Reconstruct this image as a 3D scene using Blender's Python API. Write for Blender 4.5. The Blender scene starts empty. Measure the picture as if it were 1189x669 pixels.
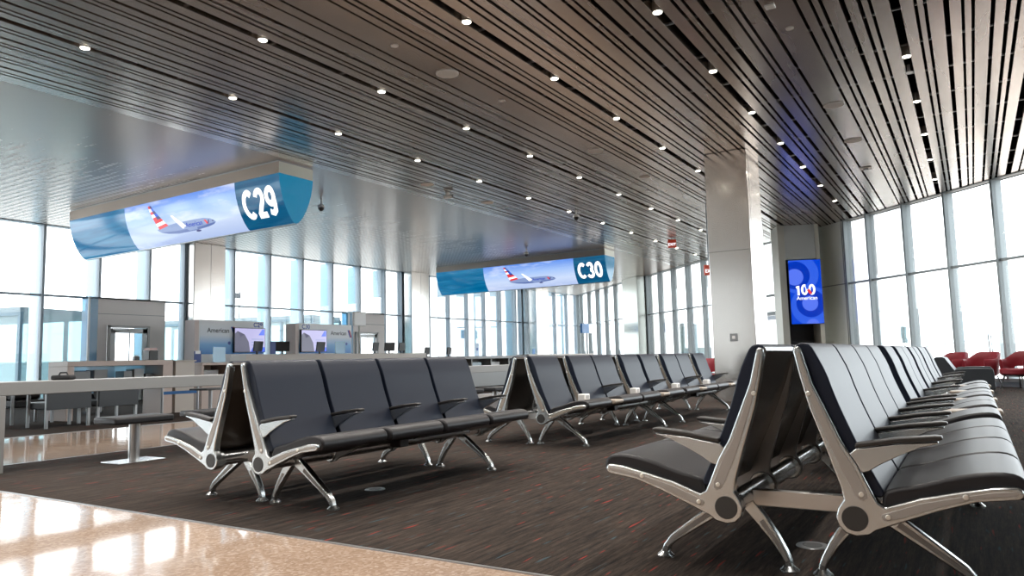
import bpy, bmesh, math, random
from mathutils import Vector, Matrix
random.seed(7)
SC = bpy.context.scene
COL = SC.collection
PI = math.pi

# ------------------------------------------------------------------ materials
MATS = {}
EXPOSURE = 1.22
ES = 2 ** -EXPOSURE      # lit pictures are set for the exposure of the room
def mat(name, color=(.5, .5, .5), rough=.5, metal=0., spec=.5, coat=0., emit=None, estr=1.):
    if name in MATS: return MATS[name]
    m = bpy.data.materials.new(name); m.use_nodes = True
    b = m.node_tree.nodes['Principled BSDF']
    b.inputs['Base Color'].default_value = (*color, 1)
    b.inputs['Roughness'].default_value = rough
    b.inputs['Metallic'].default_value = metal
    b.inputs['Specular IOR Level'].default_value = spec
    b.inputs['Coat Weight'].default_value = coat
    b.inputs['Coat Roughness'].default_value = .1
    if emit:
        b.inputs['Emission Color'].default_value = (*emit, 1)
        b.inputs['Emission Strength'].default_value = estr
    MATS[name] = m
    return m
class NT:
    def __init__(s, m):
        s.m = m; s.t = m.node_tree; s.n = s.t.nodes; s.l = s.t.links
        s.b = s.n.get('Principled BSDF')
    def add(s, typ, **kw):
        n = s.n.new(typ)
        for k, v in kw.items(): setattr(n, k, v)
        return n
    def link(s, a, ao, b, bi): s.l.new(a.outputs[ao], b.inputs[bi])
    def coord(s, scale=(1, 1, 1), rot=(0, 0, 0), loc=(0, 0, 0), which='Object'):
        c = s.add('ShaderNodeTexCoord'); mp = s.add('ShaderNodeMapping')
        s.link(c, which, mp, 'Vector')
        mp.inputs['Scale'].default_value = scale; mp.inputs['Rotation'].default_value = rot
        mp.inputs['Location'].default_value = loc
        return mp
    def noise(s, mp, scale=5., detail=2., rough=.5):
        n = s.add('ShaderNodeTexNoise'); s.link(mp, 0, n, 'Vector')
        n.inputs['Scale'].default_value = scale; n.inputs['Detail'].default_value = detail
        n.inputs['Roughness'].default_value = rough
        return n
    def ramp(s, src, so, stops, interp='LINEAR'):
        r = s.add('ShaderNodeValToRGB'); s.link(src, so, r, 0)
        r.color_ramp.interpolation = interp
        e = r.color_ramp.elements
        while len(e) < len(stops): e.new(.5)
        for i, (p, c) in enumerate(stops):
            e[i].position = p; e[i].color = (*c, 1) if len(c) == 3 else c
        return r
    def mix(s, fac, a, b, blend='MIX'):
        n = s.add('ShaderNodeMix', data_type='RGBA', blend_type=blend)
        for inp, v in ((0, fac), (6, a), (7, b)):
            if isinstance(v, tuple) and hasattr(v[0], 'outputs'): s.l.new(v[0].outputs[v[1]], n.inputs[inp])
            elif isinstance(v, tuple): n.inputs[inp].default_value = (*v, 1)
            else: n.inputs[inp].default_value = v
        return n
    def math(s, op, a, b=None):
        n = s.add('ShaderNodeMath', operation=op)
        for i, v in ((0, a), (1, b)):
            if v is None: continue
            if isinstance(v, tuple): s.l.new(v[0].outputs[v[1]], n.inputs[i])
            else: n.inputs[i].default_value = v
        return n

ALU = mat('cast_aluminium', (.58, .61, .615), .27, 1.)
PANEL_IN = mat('grey_inlay', (.34, .32, .30), .45, .3)
BRONZE = mat('beige_inlay', (.36, .31, .26), .4, .4)
STEEL_TUBE = mat('polished_steel_tube', (.74, .75, .76), .22, 1.)
BLACKP = mat('black_plastic', (.012, .012, .013), .4)
HUB = mat('hub_cap_plastic', (.03, .029, .028), .5)
BOLT = mat('bolt_steel', (.8, .79, .74), .3, .8)
def vinyl(name, c, r=.38):
    m = mat(name, c, r, 0, .30); n = NT(m)
    mp = n.coord(); no = n.noise(mp, 240, 2)
    bp = n.add('ShaderNodeBump'); bp.inputs['Strength'].default_value = .06; bp.inputs['Distance'].default_value = .002
    n.link(no, 0, bp, 'Height'); n.link(bp, 0, n.b, 'Normal')
    return m
NAVY = vinyl('navy_vinyl', (.007, .012, .026), .42)
SEATV = vinyl('charcoal_vinyl', (.019, .0185, .021), .38)
SHELL = mat('brown_black_shell', (.062, .053, .046), .24)
PADTOP = mat('arm_pad', (.022, .020, .019), .4)
WHITE = mat('white_paint', (.78, .78, .77), .4)
WHITEP = mat('white_plastic', (.85, .85, .84), .35)
COUNTER = mat('grey_solid_surface', (.25, .25, .245), .4)
COUNTERB = mat('beige_solid_surface', (.52, .47, .42), .4)
COUNTERP = mat('pink_beige_solid_surface', (.52, .42, .37), .4)
TAUPE = mat('taupe_panel', (.76, .69, .645), .5)
DARKSTEEL = mat('dark_steel', (.12, .12, .12), .4, .7)
GREYMETAL = mat('grey_metal', (.35, .36, .37), .35, .8)
BLACK = mat('matte_black', (.004, .004, .004), .9, 0, .1)
BLACKLEATHER = vinyl('black_leather', (.016, .016, .018), .45)
DARKPANEL = mat('dark_blue_grey_panel', (.035, .042, .050), .5)
RED = vinyl('red_leather', (.24, .022, .033), .45)
MULL = mat('mullion_aluminium', (.40, .47, .53), .5, 0.)
FIN = mat('pale_blue_fin', (.30, .50, .63), .3)
PANELGREEN = mat('pale_grey_green_panel', (.82, .85, .80), .4)
SILVERBAND = mat('sign_fascia_metal', (.34, .285, .245), .3, .9)
LENS = mat('lamp_lens', (1, 1, 1), .3, 0, .5, 0, (1., .93, .78), 8.)
LENSOFF = mat('lamp_ring', (.8, .78, .74), .35, .5)
GREYPL = mat('grey_plastic', (.45, .45, .45), .5)
CEILDEV = mat('ceiling_device', (.72, .69, .66), .45)
WOOD = mat('tan_laminate', (.40, .34, .28), .45)
def emis(name, c, s=1.):
    m = mat(name, (0, 0, 0), .15, 0, .4, 0, c, s * ES); return m
E_WHITE = emis('lit_white', (1, 1, 1), 1.6)
E_BLUE = emis('lit_blue', (.0, .055, .66), 1.)
E_DBLUE = emis('lit_deep_blue', (.0, .035, .50), 1.)
E_LBLUE = emis('lit_light_blue', (.10, .19, .92), 1.)
E_MBLUE = emis('lit_mid_blue', (.03, .12, .80), 1.)
E_RED = emis('lit_red', (.85, .05, .06), 1.)
E_NAVY = emis('lit_navy', (.05, .05, .20), 1.)
E_SILV = emis('lit_silver', (.27, .36, .62), 1.)
E_SILV2 = emis('lit_shaded_silver', (.13, .19, .45), 1.)
E_LAV = emis('lit_lavender', (.52, .50, .80), 1.)
E_GREYP = emis('lit_photo_grey', (.14, .14, .20), 1.)
E_TEAL = emis('lit_teal', (.0, .16, .33), 1.)
E_DTEAL = emis('lit_dark_teal', (.004, .085, .19), 1.)
E_CAP = emis('lit_end_cap', (.0, .22, .42), .75)
INK = mat('dark_ink', (.06, .06, .07), .5)
INKBLUE = mat('blue_ink', (.06, .12, .45), .5)
INKRED = mat('red_ink', (.45, .03, .04), .5)
EXITRED = mat('exit_red', (.5, .06, .03), .4, 0, .5, 0, (.7, .06, .02), .2 * ES)

def brushed(name, c, r, vertical=True, metal=1.):
    m = mat(name, c, r, metal); n = NT(m)
    mp = n.coord((.6, .6, .25))
    no = n.noise(mp, 2, 2)
    rr = n.ramp(no, 0, [(.3, (r * .92,) * 3), (.7, (r * 1.08,) * 3)])
    n.link(rr, 0, n.b, 'Roughness')
    return m
STAINLESS = brushed('stainless_cladding', (.72, .69, .66), .18)
def slat_material():
    m = mat('slat_metal', (.55, .52, .49), .26, .86); n = NT(m)
    mp = n.coord((1, .12, 1)); no = n.noise(mp, 2.2, 3)
    rr = n.ramp(no, 0, [(.3, (.22,) * 3), (.7, (.29,) * 3)])
    n.link(rr, 0, n.b, 'Roughness')
    mp2 = n.coord((.15, .15, .15)); no2 = n.noise(mp2, 4, 2)
    cr = n.ramp(no2, 0, [(.3, (.49, .44, .40)), (.7, (.56, .51, .47))])
    n.link(cr, 0, n.b, 'Base Color')
    return m
SLAT = slat_material()
def perf_material():
    m = mat('perforated_metal', (.42, .39, .37), .2, .9); n = NT(m)
    c = n.add('ShaderNodeTexCoord'); sp = n.add('ShaderNodeSeparateXYZ'); n.link(c, 'Object', sp, 0)
    # perforations on a grid, the window light they catch painted in as white: pitch 60 mm along X, 75 mm along Y
    def cell(axis, pitch, duty):
        a = n.math('DIVIDE', (sp, axis), pitch); f = n.math('FRACT', (a, 0))
        return n.math('LESS_THAN', (f, 0), duty)
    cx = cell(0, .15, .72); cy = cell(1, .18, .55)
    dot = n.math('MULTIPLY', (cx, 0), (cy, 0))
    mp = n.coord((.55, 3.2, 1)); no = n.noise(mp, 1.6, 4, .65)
    # more of the light-painted dots towards the glass wall
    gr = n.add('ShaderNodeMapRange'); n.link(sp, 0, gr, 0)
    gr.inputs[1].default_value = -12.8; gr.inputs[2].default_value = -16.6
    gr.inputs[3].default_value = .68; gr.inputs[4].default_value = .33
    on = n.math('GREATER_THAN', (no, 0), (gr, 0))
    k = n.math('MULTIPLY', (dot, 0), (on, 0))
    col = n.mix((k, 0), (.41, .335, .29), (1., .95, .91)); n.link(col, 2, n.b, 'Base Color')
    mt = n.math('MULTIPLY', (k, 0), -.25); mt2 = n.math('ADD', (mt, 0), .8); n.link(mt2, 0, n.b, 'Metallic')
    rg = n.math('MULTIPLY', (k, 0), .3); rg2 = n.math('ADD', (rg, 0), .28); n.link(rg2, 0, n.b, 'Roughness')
    return m
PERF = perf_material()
def carpet_material():
    m = mat('carpet_weave', (.03, .025, .022), .95, 0, .1); n = NT(m)
    mp = n.coord((16, .9, 1)); n1 = n.noise(mp, 2.4, 5, .7)
    base = n.ramp(n1, 0, [(.30, (.010, .009, .010)), (.46, (.034, .027, .023)), (.60, (.056, .042, .034)), (.74, (.088, .070, .058))])
    mp2 = n.coord((60, 4, 1)); n2 = n.noise(mp2, 3, 4, .7)
    r2 = n.ramp(n2, 0, [(.3, (.55,) * 3), (.75, (1.45,) * 3)])
    mul = n.mix(1., (base, 0), (r2, 0), 'MULTIPLY')
    mpr = n.coord((26, 2.4, 1), loc=(3.3, 1.7, 0)); nr = n.noise(mpr, 1.5, 1.5, .5)
    rr = n.ramp(nr, 0, [(.675, (0,) * 3), (.72, (1,) * 3)])
    red = n.mix((rr, 0), (mul, 2), (.20, .034, .028))
    mpt = n.coord((26, 2.4, 1), loc=(13.3, 9.7, 0)); nt = n.noise(mpt, 1.5, 1.5, .5)
    rt = n.ramp(nt, 0, [(.675, (0,) * 3), (.73, (.8,) * 3)])
    teal = n.mix((rt, 0), (red, 2), (.05, .085, .10))
    n.link(teal, 2, n.b, 'Base Color')
    mpb = n.coord((1, 1, 1)); nb = n.noise(mpb, 260, 2)
    bp = n.add('ShaderNodeBump'); bp.inputs['Strength'].default_value = .5; bp.inputs['Distance'].default_value = .006
    n.link(nb, 0, bp, 'Height'); n.link(bp, 0, n.b, 'Normal')
    return m
CARPET = carpet_material()
def tile_material():
    m = mat('polished_terrazzo', (.5, .35, .25), .08, 0, .5); n = NT(m)
    mp = n.coord(); v = n.add('ShaderNodeTexVoronoi'); n.link(mp, 0, v, 'Vector'); v.inputs['Scale'].default_value = 70
    sp = n.ramp(v, 'Color', [(.2, (.33, .23, .165)), (.6, (.40, .29, .215)), (.9, (.49, .385, .31))])
    n2 = n.noise(mp, 1.2, 3)
    r2 = n.ramp(n2, 0, [(.3, (.9,) * 3), (.7, (1.08,) * 3)])
    mul = n.mix(1., (sp, 0), (r2, 0), 'MULTIPLY')
    # thin joints every 1.2 m
    n.link(mul, 2, n.b, 'Base Color')
    nb = n.noise(mp, 1.6, 2); bp = n.add('ShaderNodeBump'); bp.inputs['Strength'].default_value = .06; bp.inputs['Distance'].default_value = .05
    n.link(nb, 0, bp, 'Height'); n.link(bp, 0, n.b, 'Normal')
    return m
TILE = tile_material()
def glass_material():
    m = bpy.data.materials.new('window_glass'); m.use_nodes = True
    n = NT(m); n.n.clear()
    out = n.add('ShaderNodeOutputMaterial'); tr = n.add('ShaderNodeBsdfTransparent'); gl = n.add('ShaderNodeBsdfGlossy')
    tr.inputs[0].default_value = (.95, .975, .985, 1); gl.inputs['Roughness'].default_value = .02
    fr = n.add('ShaderNodeFresnel'); fr.inputs[0].default_value = 1.35
    k = n.math('MULTIPLY', (fr, 0), .7)
    mx = n.add('ShaderNodeMixShader'); n.link(k, 0, mx, 0); n.link(tr, 0, mx, 1); n.link(gl, 0, mx, 2); n.link(mx, 0, out, 0)
    MATS['window_glass'] = m
    return m
GLASS = glass_material()
def tinted_glass(name, c, k=.25):
    m = bpy.data.materials.new(name); m.use_nodes = True
    n = NT(m); n.n.clear()
    out = n.add('ShaderNodeOutputMaterial'); tr = n.add('ShaderNodeBsdfTransparent'); p = n.add('ShaderNodeBsdfPrincipled')
    tr.inputs[0].default_value = (*c, 1); p.inputs['Base Color'].default_value = (*c, 1); p.inputs['Roughness'].default_value = .08
    mx = n.add('ShaderNodeMixShader'); mx.inputs[0].default_value = k
    n.link(tr, 0, mx, 1); n.link(p, 0, mx, 2); n.link(mx, 0, out, 0)
    return m
ACRYL = tinted_glass('clear_acrylic', (.66, .84, .93), .5)
TEALG = tinted_glass('teal_glass', (.56, .72, .75), .35)
BLUEG = tinted_glass('blue_side_glass', (.34, .58, .75), .5)

# ------------------------------------------------------------------ mesh helpers
class MB:
    def __init__(s): s.v = []; s.f = []
    def add(s, vs, fs):
        o = len(s.v); s.v += [tuple(v) for v in vs]; s.f += [[i + o for i in f] for f in fs]; return s
    def box(s, x0, x1, y0, y1, z0, z1):
        return s.add([(x0, y0, z0), (x1, y0, z0), (x1, y1, z0), (x0, y1, z0), (x0, y0, z1), (x1, y0, z1), (x1, y1, z1), (x0, y1, z1)],
                     [(0, 3, 2, 1), (4, 5, 6, 7), (0, 1, 5, 4), (1, 2, 6, 5), (2, 3, 7, 6), (3, 0, 4, 7)])
    def obox(s, p, d, l, w0, w1, z0, z1):
        """box along horizontal direction d from p, length l, across offsets w0..w1 (left of d)"""
        dx, dy = d; nx, ny = -dy, dx
        c = [(p[0] + dx * a + nx * b, p[1] + dy * a + ny * b) for a, b in ((0, w0), (l, w0), (l, w1), (0, w1))]
        return s.add([(x, y, z0) for x, y in c] + [(x, y, z1) for x, y in c],
                     [(0, 3, 2, 1), (4, 5, 6, 7), (0, 1, 5, 4), (1, 2, 6, 5), (2, 3, 7, 6), (3, 0, 4, 7)])
    def prism(s, poly, axis, a, b):
        n = len(poly)
        def P(u, v, w):
            return (w, u, v) if axis == 'x' else ((u, w, v) if axis == 'y' else (u, v, w))
        vs = [P(u, v, a) for u, v in poly] + [P(u, v, b) for u, v in poly]
        fs = [list(range(n))[::-1], [n + i for i in range(n)]]
        fs += [(i, (i + 1) % n, n + (i + 1) % n, n + i) for i in range(n)]
        return s.add(vs, fs)
    def tube(s, pts, r, seg=10, cap=True):
        pts = [Vector(p) for p in pts]; rs = r if isinstance(r, (list, tuple)) else [r] * len(pts)
        vs = []; fs = []
        up = Vector((0, 0, 1))
        for i, p in enumerate(pts):
            t = (pts[min(i + 1, len(pts) - 1)] - pts[max(i - 1, 0)]).normalized()
            a = up.cross(t)
            if a.length < 1e-3: a = Vector((1, 0, 0)).cross(t) if abs(t.x) < .9 else Vector((0, 1, 0)).cross(t)
            a.normalize(); b = t.cross(a)
            for k in range(seg):
                w = 2 * PI * k / seg; vs.append(p + (a * math.cos(w) + b * math.sin(w)) * rs[i])
        for i in range(len(pts) - 1):
            for k in range(seg):
                k2 = (k + 1) % seg
                fs.append((i * seg + k, i * seg + k2, (i + 1) * seg + k2, (i + 1) * seg + k))
        if cap:
            fs.append(list(range(seg))[::-1]); fs.append([(len(pts) - 1) * seg + k for k in range(seg)])
        return s.add(vs, fs)
    def cyl(s, p0, p1, r, seg=20, r1=None): return s.tube([p0, p1], [r, r if r1 is None else r1], seg)
    def build(s, name, m, parent=None, bevel=0., seg=2, smooth=35, loc=None):
        me = bpy.data.meshes.new(name); me.from_pydata(s.v, [], s.f)
        bm = bmesh.new(); bm.from_mesh(me); bmesh.ops.recalc_face_normals(bm, faces=bm.faces[:]); bm.to_mesh(me); bm.free()
        me.materials.append(m)
        if smooth:
            me.shade_smooth(); me.set_sharp_from_angle(angle=math.radians(smooth))
        return link(name, me, parent, bevel, seg, loc)
def link(name, me, parent=None, bevel=0., seg=2, loc=None):
    o = bpy.data.objects.new(name, me); COL.objects.link(o)
    if parent: o.parent = parent
    if loc: o.location = loc
    if bevel:
        b = o.modifiers.new('edge', 'BEVEL'); b.width = bevel; b.segments = seg; b.limit_method = 'ANGLE'; b.angle_limit = math.radians(40)
        b.harden_normals = False
    return o
def thing(name, label, cat, loc=(0, 0, 0), rz=0., group=None):
    o = bpy.data.objects.new(name, None); COL.objects.link(o); o.empty_display_size = .1
    o.location = loc; o.rotation_euler = (0, 0, rz)
    return tag(o, label, cat, group)
def tag(o, label, cat, group=None, kind=None):
    o['label'] = label; o['category'] = cat
    if group: o['group'] = group
    if kind: o['kind'] = kind
    return o
def struct(o, label=None):
    o['kind'] = 'structure'
    if label: o['label'] = label
    return o
def copy_tree(o, parent=None):
    c = o.copy(); COL.objects.link(c)
    if parent: c.parent = parent
    for ch in list(o.children): copy_tree(ch, c)
    return c
def circ(cx, cy, r, n=24, a0=0., a1=2 * PI):
    full = abs(a1 - a0 - 2 * PI) < 1e-6
    return [(cx + r * math.cos(a0 + (a1 - a0) * i / (n if full else n - 1)), cy + r * math.sin(a0 + (a1 - a0) * i / (n if full else n - 1))) for i in range(n)]
def chaikin(pts, k=1):
    for _ in range(k):
        q = [pts[0]]
        for a, b in zip(pts, pts[1:]):
            q += [(a[0] * .75 + b[0] * .25, a[1] * .75 + b[1] * .25), (a[0] * .25 + b[0] * .75, a[1] * .25 + b[1] * .75)]
        pts = q + [pts[-1]]
    return pts
def chaikin_closed(pts, k=1):
    for _ in range(k):
        q = []
        for a, b in zip(pts, pts[1:] + pts[:1]):
            q += [(a[0] * .75 + b[0] * .25, a[1] * .75 + b[1] * .25), (a[0] * .25 + b[0] * .75, a[1] * .25 + b[1] * .75)]
        pts = q
    return pts
def clip_rect(poly, x0, x1, y0, y1):
    def cl(p, ins, cut):
        out = []
        for a, b in zip(p, p[1:] + p[:1]):
            if ins(a):
                out.append(a)
                if not ins(b): out.append(cut(a, b))
            elif ins(b): out.append(cut(a, b))
        return out
    def cx(v): return lambda a, b: (v, a[1] + (b[1] - a[1]) * (v - a[0]) / (b[0] - a[0]))
    def cy(v): return lambda a, b: (a[0] + (b[0] - a[0]) * (v - a[1]) / (b[1] - a[1]), v)
    for ins, cut in ((lambda p: p[0] >= x0, cx(x0)), (lambda p: p[0] <= x1, cx(x1)), (lambda p: p[1] >= y0, cy(y0)), (lambda p: p[1] <= y1, cy(y1))):
        if poly: poly = cl(poly, ins, cut)
    return poly
def text_geo(txt, size, bold=0., align='CENTER', space=1., extrude=0., shear=0.):
    cu = bpy.data.curves.new('lettering', 'FONT'); cu.body = txt; cu.size = size; cu.offset = bold; cu.align_x = align; cu.align_y = 'CENTER'
    cu.space_character = space; cu.extrude = extrude; cu.shear = shear; cu.resolution_u = 6
    o = bpy.data.objects.new('lettering', cu); COL.objects.link(o)
    dg = bpy.context.evaluated_depsgraph_get(); me = bpy.data.meshes.new_from_object(o.evaluated_get(dg))
    bpy.data.objects.remove(o); bpy.data.curves.remove(cu)
    return me
def arcp(cx, cy, rx, ry, a0, a1, n=14): return [(cx + rx * math.cos(math.radians(a0 + (a1 - a0) * i / n)), cy + ry * math.sin(math.radians(a0 + (a1 - a0) * i / n))) for i in range(n + 1)]
GLYPH = {'C': (.73, [arcp(.37, .5, .27, .40, 46, 314, 20)]), '0': (.66, [arcp(.32, .5, .21, .40, 0, 360, 24)]),
         '1': (.50, [[(.08, .70), (.20, .76), (.27, .86), (.27, 0.)]]),
         '2': (.64, [arcp(.30, .68, .20, .22, 170, -35, 12) + [(.12, .11)], [(.04, .095), (.54, .095)]]),
         '9': (.66, [arcp(.31, .66, .20, .24, 0, 360, 20), [(.51, .66), (.50, .42), (.43, .19), (.28, .10), (.11, .17)]]),
         '3': (.64, [arcp(.28, .70, .19, .20, 160, -80, 12), arcp(.28, .30, .22, .21, 85, -160, 14)])}
def stroked(txt, h, sx, w):
    """bold upright numerals, centred, as small quads"""
    out = []; x = 0; tot = sum(GLYPH[c][0] for c in txt)
    for c in txt:
        adv, st = GLYPH[c]
        for ln in st:
            L, Rr = [], []
            for i, p in enumerate(ln):
                a = ln[max(0, i - 1)]; b = ln[min(len(ln) - 1, i + 1)]
                if abs(ln[0][0] - ln[-1][0]) < 1e-6 and abs(ln[0][1] - ln[-1][1]) < 1e-6 and i in (0, len(ln) - 1): a, b = ln[-2], ln[1]
                tx, ty = b[0] - a[0], b[1] - a[1]; l = math.hypot(tx, ty); nx, ny = -ty / l * w / 2, tx / l * w / 2
                L.append((p[0] + nx, p[1] + ny)); Rr.append((p[0] - nx, p[1] - ny))
            for i in range(len(ln) - 1): out.append([L[i], L[i + 1], Rr[i + 1], Rr[i]])
        for q in out[len(out) - sum(len(l) - 1 for l in st):]:
            q[:] = [((px + x - tot / 2) * h * sx, (py - .5) * h) for px, py in q]
        x += adv
    return out
def mapped(name, me_or_polys, fn, m, parent, sub=0):
    """2D artwork (u,v) -> 3D via fn; a mesh of its own"""
    bm = bmesh.new()
    if isinstance(me_or_polys, list):
        for p in me_or_polys:
            if len(p) < 3: continue
            vs = [bm.verts.new((u, v, 0)) for u, v in p]; bm.faces.new(vs)
        bmesh.ops.triangulate(bm, faces=bm.faces[:])
    else: bm.from_mesh(me_or_polys)
    if sub: bmesh.ops.subdivide_edges(bm, edges=bm.edges[:], cuts=sub, use_grid_fill=True)
    for v in bm.verts: v.co = Vector(fn(v.co.x, v.co.y))
    me = bpy.data.meshes.new(name); bm.to_mesh(me); bm.free(); me.materials.clear(); me.materials.append(m)
    return link(name, me, parent)

# ------------------------------------------------------------------ measured frame of the place (metres)
ZC = 4.95                       # ceiling height
XL = -21.4                      # glazed left wall
XE = -11.13                     # where the slatted ceiling meets the perforated one
def yw(x): return 21.45 - .955 * x      # slanting glazed wall
WD = Vector((1, -.955, 0)).normalized() # its direction
YB, XR = -9.0, 12.0             # walls behind and to the right of the camera
YCORNER = yw(XL)
YT = 2.80                       # front edge of the carpet
XA0, XA1 = -11.65, -8.25        # tiled aisle

# floor
m = MB().box(XL - .2, XR + .2, YB - .2, YCORNER + 3, -.25, -.004); struct(m.build('floor', TILE, smooth=0))
m = MB().prism([(XA1, YT), (XR, YT), (XR, yw(XR)), (XA1, yw(XA1))], 'z', -.003, 0.0); struct(m.build('floor', CARPET, smooth=0))
m = MB().prism([(XL, YT), (XA0, YT), (XA0, yw(XA0)), (XL, yw(XL))], 'z', -.003, 0.0); struct(m.build('floor', CARPET, smooth=0))
m = MB().box(XA1 - .02, XA1, YT, yw(XA1), -.004, .002); struct(m.build('trim_1', GREYMETAL, smooth=0))
m = MB().box(XA1, XR, YT - .015, YT, -.004, .002); struct(m.build('trim_2', GREYMETAL, smooth=0))
m = MB().box(XA0, XA0 + .02, YT, yw(XA0), -.004, .002); struct(m.build('trim_3', GREYMETAL, smooth=0))

# slatted ceiling: gaps (start, end) in X
gaps = []
def pat(a, b):
    L = b - a; k = L / 1.97
    for o, w in ((0, .11), (.20, .038), (.30, .038), (.475, .058), (.69, .036), (.79, .036), (.965, .042), (1.18, .036), (1.275, .036), (1.44, .06), (1.65, .036), (1.745, .036)):
        c = a + o * k; gaps.append((c - w / 2, c + w / 2))
pat(-11.10 + .03, -9.14); pat(-9.14, -7.17)
gaps += [(-7.225, -7.115), (-6.96, -6.92), (-6.86, -6.82), (-6.70, -6.64), (-6.406, -6.372), (-6.235, -6.195), (-5.80, -5.763), (-5.655, -5.616), (-5.557, -5.518), (-5.33, -5.27), (-5.173, -5.138), (-5.074, -5.04),
         (-4.876, -4.767), (-4.617, -4.577), (-4.508, -4.468), (-4.348, -4.298), (-4.127, -4.09), (-4.041, -4.003), (-3.89, -3.85), (-3.658, -3.615), (-3.557, -3.52), (-3.405, -3.344), (-3.175, -3.132), (-3.075, -3.037),
         (-2.906, -2.793), (-2.64, -2.598), (-2.537, -2.497), (-2.383, -2.317), (-2.145, -2.11), (-2.05, -2.012), (-1.845, -1.80),
         (-1.468, -1.43), (-1.322, -1.285), (-1.224, -1.184), (-1.023, -.967), (-.852, -.807), (-.745, -.708), (-.535, -.433),
         (-.30, -.262), (-.205, -.166), (-.005, .055), (.172, .208), (.275, .312), (.47, .518), (.622, .67), (.728, .775)]
x = .775
for a in (.98, 2.95, 4.92, 6.89, 8.86): pat(a, a + 1.97)
gaps = [g for g in gaps if XE + .02 < g[0] and g[1] < XR - .1]
gaps.sort()
edges = [XE] + [e for g in gaps for e in g] + [XR]
sl = MB()
for a, b in zip(edges[0::2], edges[1::2]):
    e = .35
    ya, yb_ = min(yw(a), yw(b)), 0
    sl.prism([(a, YB), (b, YB), (b, yw(b) - .0), (a, yw(a) - .0)], 'z', ZC, ZC + .035)
    # folded lips of each metal plank
    sl.prism([(a, YB), (a + .004, YB), (a + .004, yw(a + .004)), (a, yw(a))], 'z', ZC + .035, ZC + .11)
    sl.prism([(b - .004, YB), (b, YB), (b, yw(b)), (b - .004, yw(b - .004))], 'z', ZC + .035, ZC + .11)
struct(sl.build('ceiling', SLAT, smooth=0))
cr = MB()
y = YB + .4
while y < 33:
    xr = min(XR, (21.45 - y) / .955 - .05)
    if xr > XE + .2: cr.box(XE, xr, y - .012, y + .012, ZC + .07, ZC + .095)
    y += 1.22
struct(cr.build('ceiling', GREYMETAL, smooth=0))
struct(MB().prism([(XE, YB), (XR, YB), (XR, yw(XR) + .2), (XE, yw(XE) + .2)], 'z', ZC + .45, ZC + .7).build('ceiling', BLACK, smooth=0))
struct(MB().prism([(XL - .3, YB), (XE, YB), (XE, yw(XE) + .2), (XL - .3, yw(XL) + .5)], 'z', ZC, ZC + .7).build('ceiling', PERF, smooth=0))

# ------------------------------------------------------------------ walls
def window_plain(i, p, d, L, gl=None):
    f = MB(); k = 0
    while k * 1.525 < L: f.obox((p[0] + d[0] * k * 1.525, p[1] + d[1] * k * 1.525), d, .06, -.1, .19, .12, ZC); k += 1
    f.obox(p, d, L, -.04, .05, 2.97, 3.03); f.obox(p, d, L, -.1, .1, ZC - .08, ZC + .7); f.obox(p, d, L, -.1, .1, 0, .2)
    o = struct(f.build('window_%d' % i, mat('mullion_pale', (.27, .31, .325), .45, .1)))
    MB().obox(p, d, L, 0, .012, .15, ZC).build('pane', gl or GLASS, o, smooth=0)
CONC = mat('concourse_wall', (.70, .71, .71), .6)
struct(MB().box(-9.0, XR + .2, YB - .2, YB, 0, ZC + .7).build('wall_back', CONC, smooth=0))
window_plain(11, (XL, YB), (1, 0), -9.0 - XL, tinted_glass('reflection_tint_glass', (.52, .53, .53), .1))  # unseen back glazing, added and tinted to brighten the steel column's reflection
struct(MB().box(XR, XR + .2, YB, 6.0, 0, ZC + .7).build('wall_right', CONC, smooth=0))
window_plain(9, (XR, 6.0), (0, 1), yw(XR) - 6.0)  # unseen side glazing, put in for more light from the camera side
struct(MB().box(XL - .32, XL, YB, YCORNER, 0, .12).build('wall_left', MULL, smooth=0))
struct(MB().obox((XL, yw(XL)), (WD.x, WD.y), (Vector((XR, yw(XR), 0)) - Vector((XL, yw(XL), 0))).length, 0, .28, 0, .12).build('wall_far', MULL, smooth=0))

ZT = 3.0
def window_left(i, y0, y1):
    ys = [9.98 + 1.525 * k for k in range(-13, 24)]
    ys = [q for q in ys if y0 + .1 < q < y1 - .1]
    f = MB()
    for q in ys + [y0 + .03, y1 - .03]: f.box(XL - .17, XL + .10, q - .035, q + .035, .12, ZC)
    f.box(XL - .05, XL + .04, y0, y1, ZT - .03, ZT + .03); f.box(XL - .10, XL + .10, y0, y1, ZC - .02, ZC); f.box(XL - .1, XL + .1, y0, y1, .12, .2)
    o = struct(f.build('window_%d' % i, MULL))
    MB().box(XL - .012, XL, y0, y1, .15, ZC).build('pane', GLASS, o, smooth=0)
    fn = MB()
    for q in ys: fn.box(XL - .62, XL - .18, q - .012, q + .012, .12, ZC)
    fn.build('fin', FIN, o, smooth=0)
window_left(1, YB, 14.25); window_left(2, 15.46, 24.85); window_left(3, 26.1, 35.05); window_left(4, 36.5, YCORNER - .1)
def window_far(i, x0, x1, doorgap=None):
    p = (x0, yw(x0)); d = (WD.x, WD.y); L = (x1 - x0) / WD.x
    xs = [.674 - 1.02 * k for k in range(-12, 24)]; xs = [q for q in xs if x0 + .15 < q < x1 - .15]
    f = MB()
    for q in xs + [x0 + .03, x1 - .03]: f.obox((q, yw(q)), d, .06, -.10, .19, .12, ZC)
    f.obox(p, d, L, -.04, .05, ZT - .03, ZT + .03); f.obox(p, d, L, -.1, .1, ZC - .02, ZC); f.obox(p, d, L, -.1, .1, .12, .2)
    o = struct(f.build('window_%d' % i, MULLR))
    MB().obox(p, d, L, 0, .012, .15, ZC).build('pane', GLASS, o, smooth=0)
MULLR = mat('mullion_pale', (.27, .31, .325), .45, .1)
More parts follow.
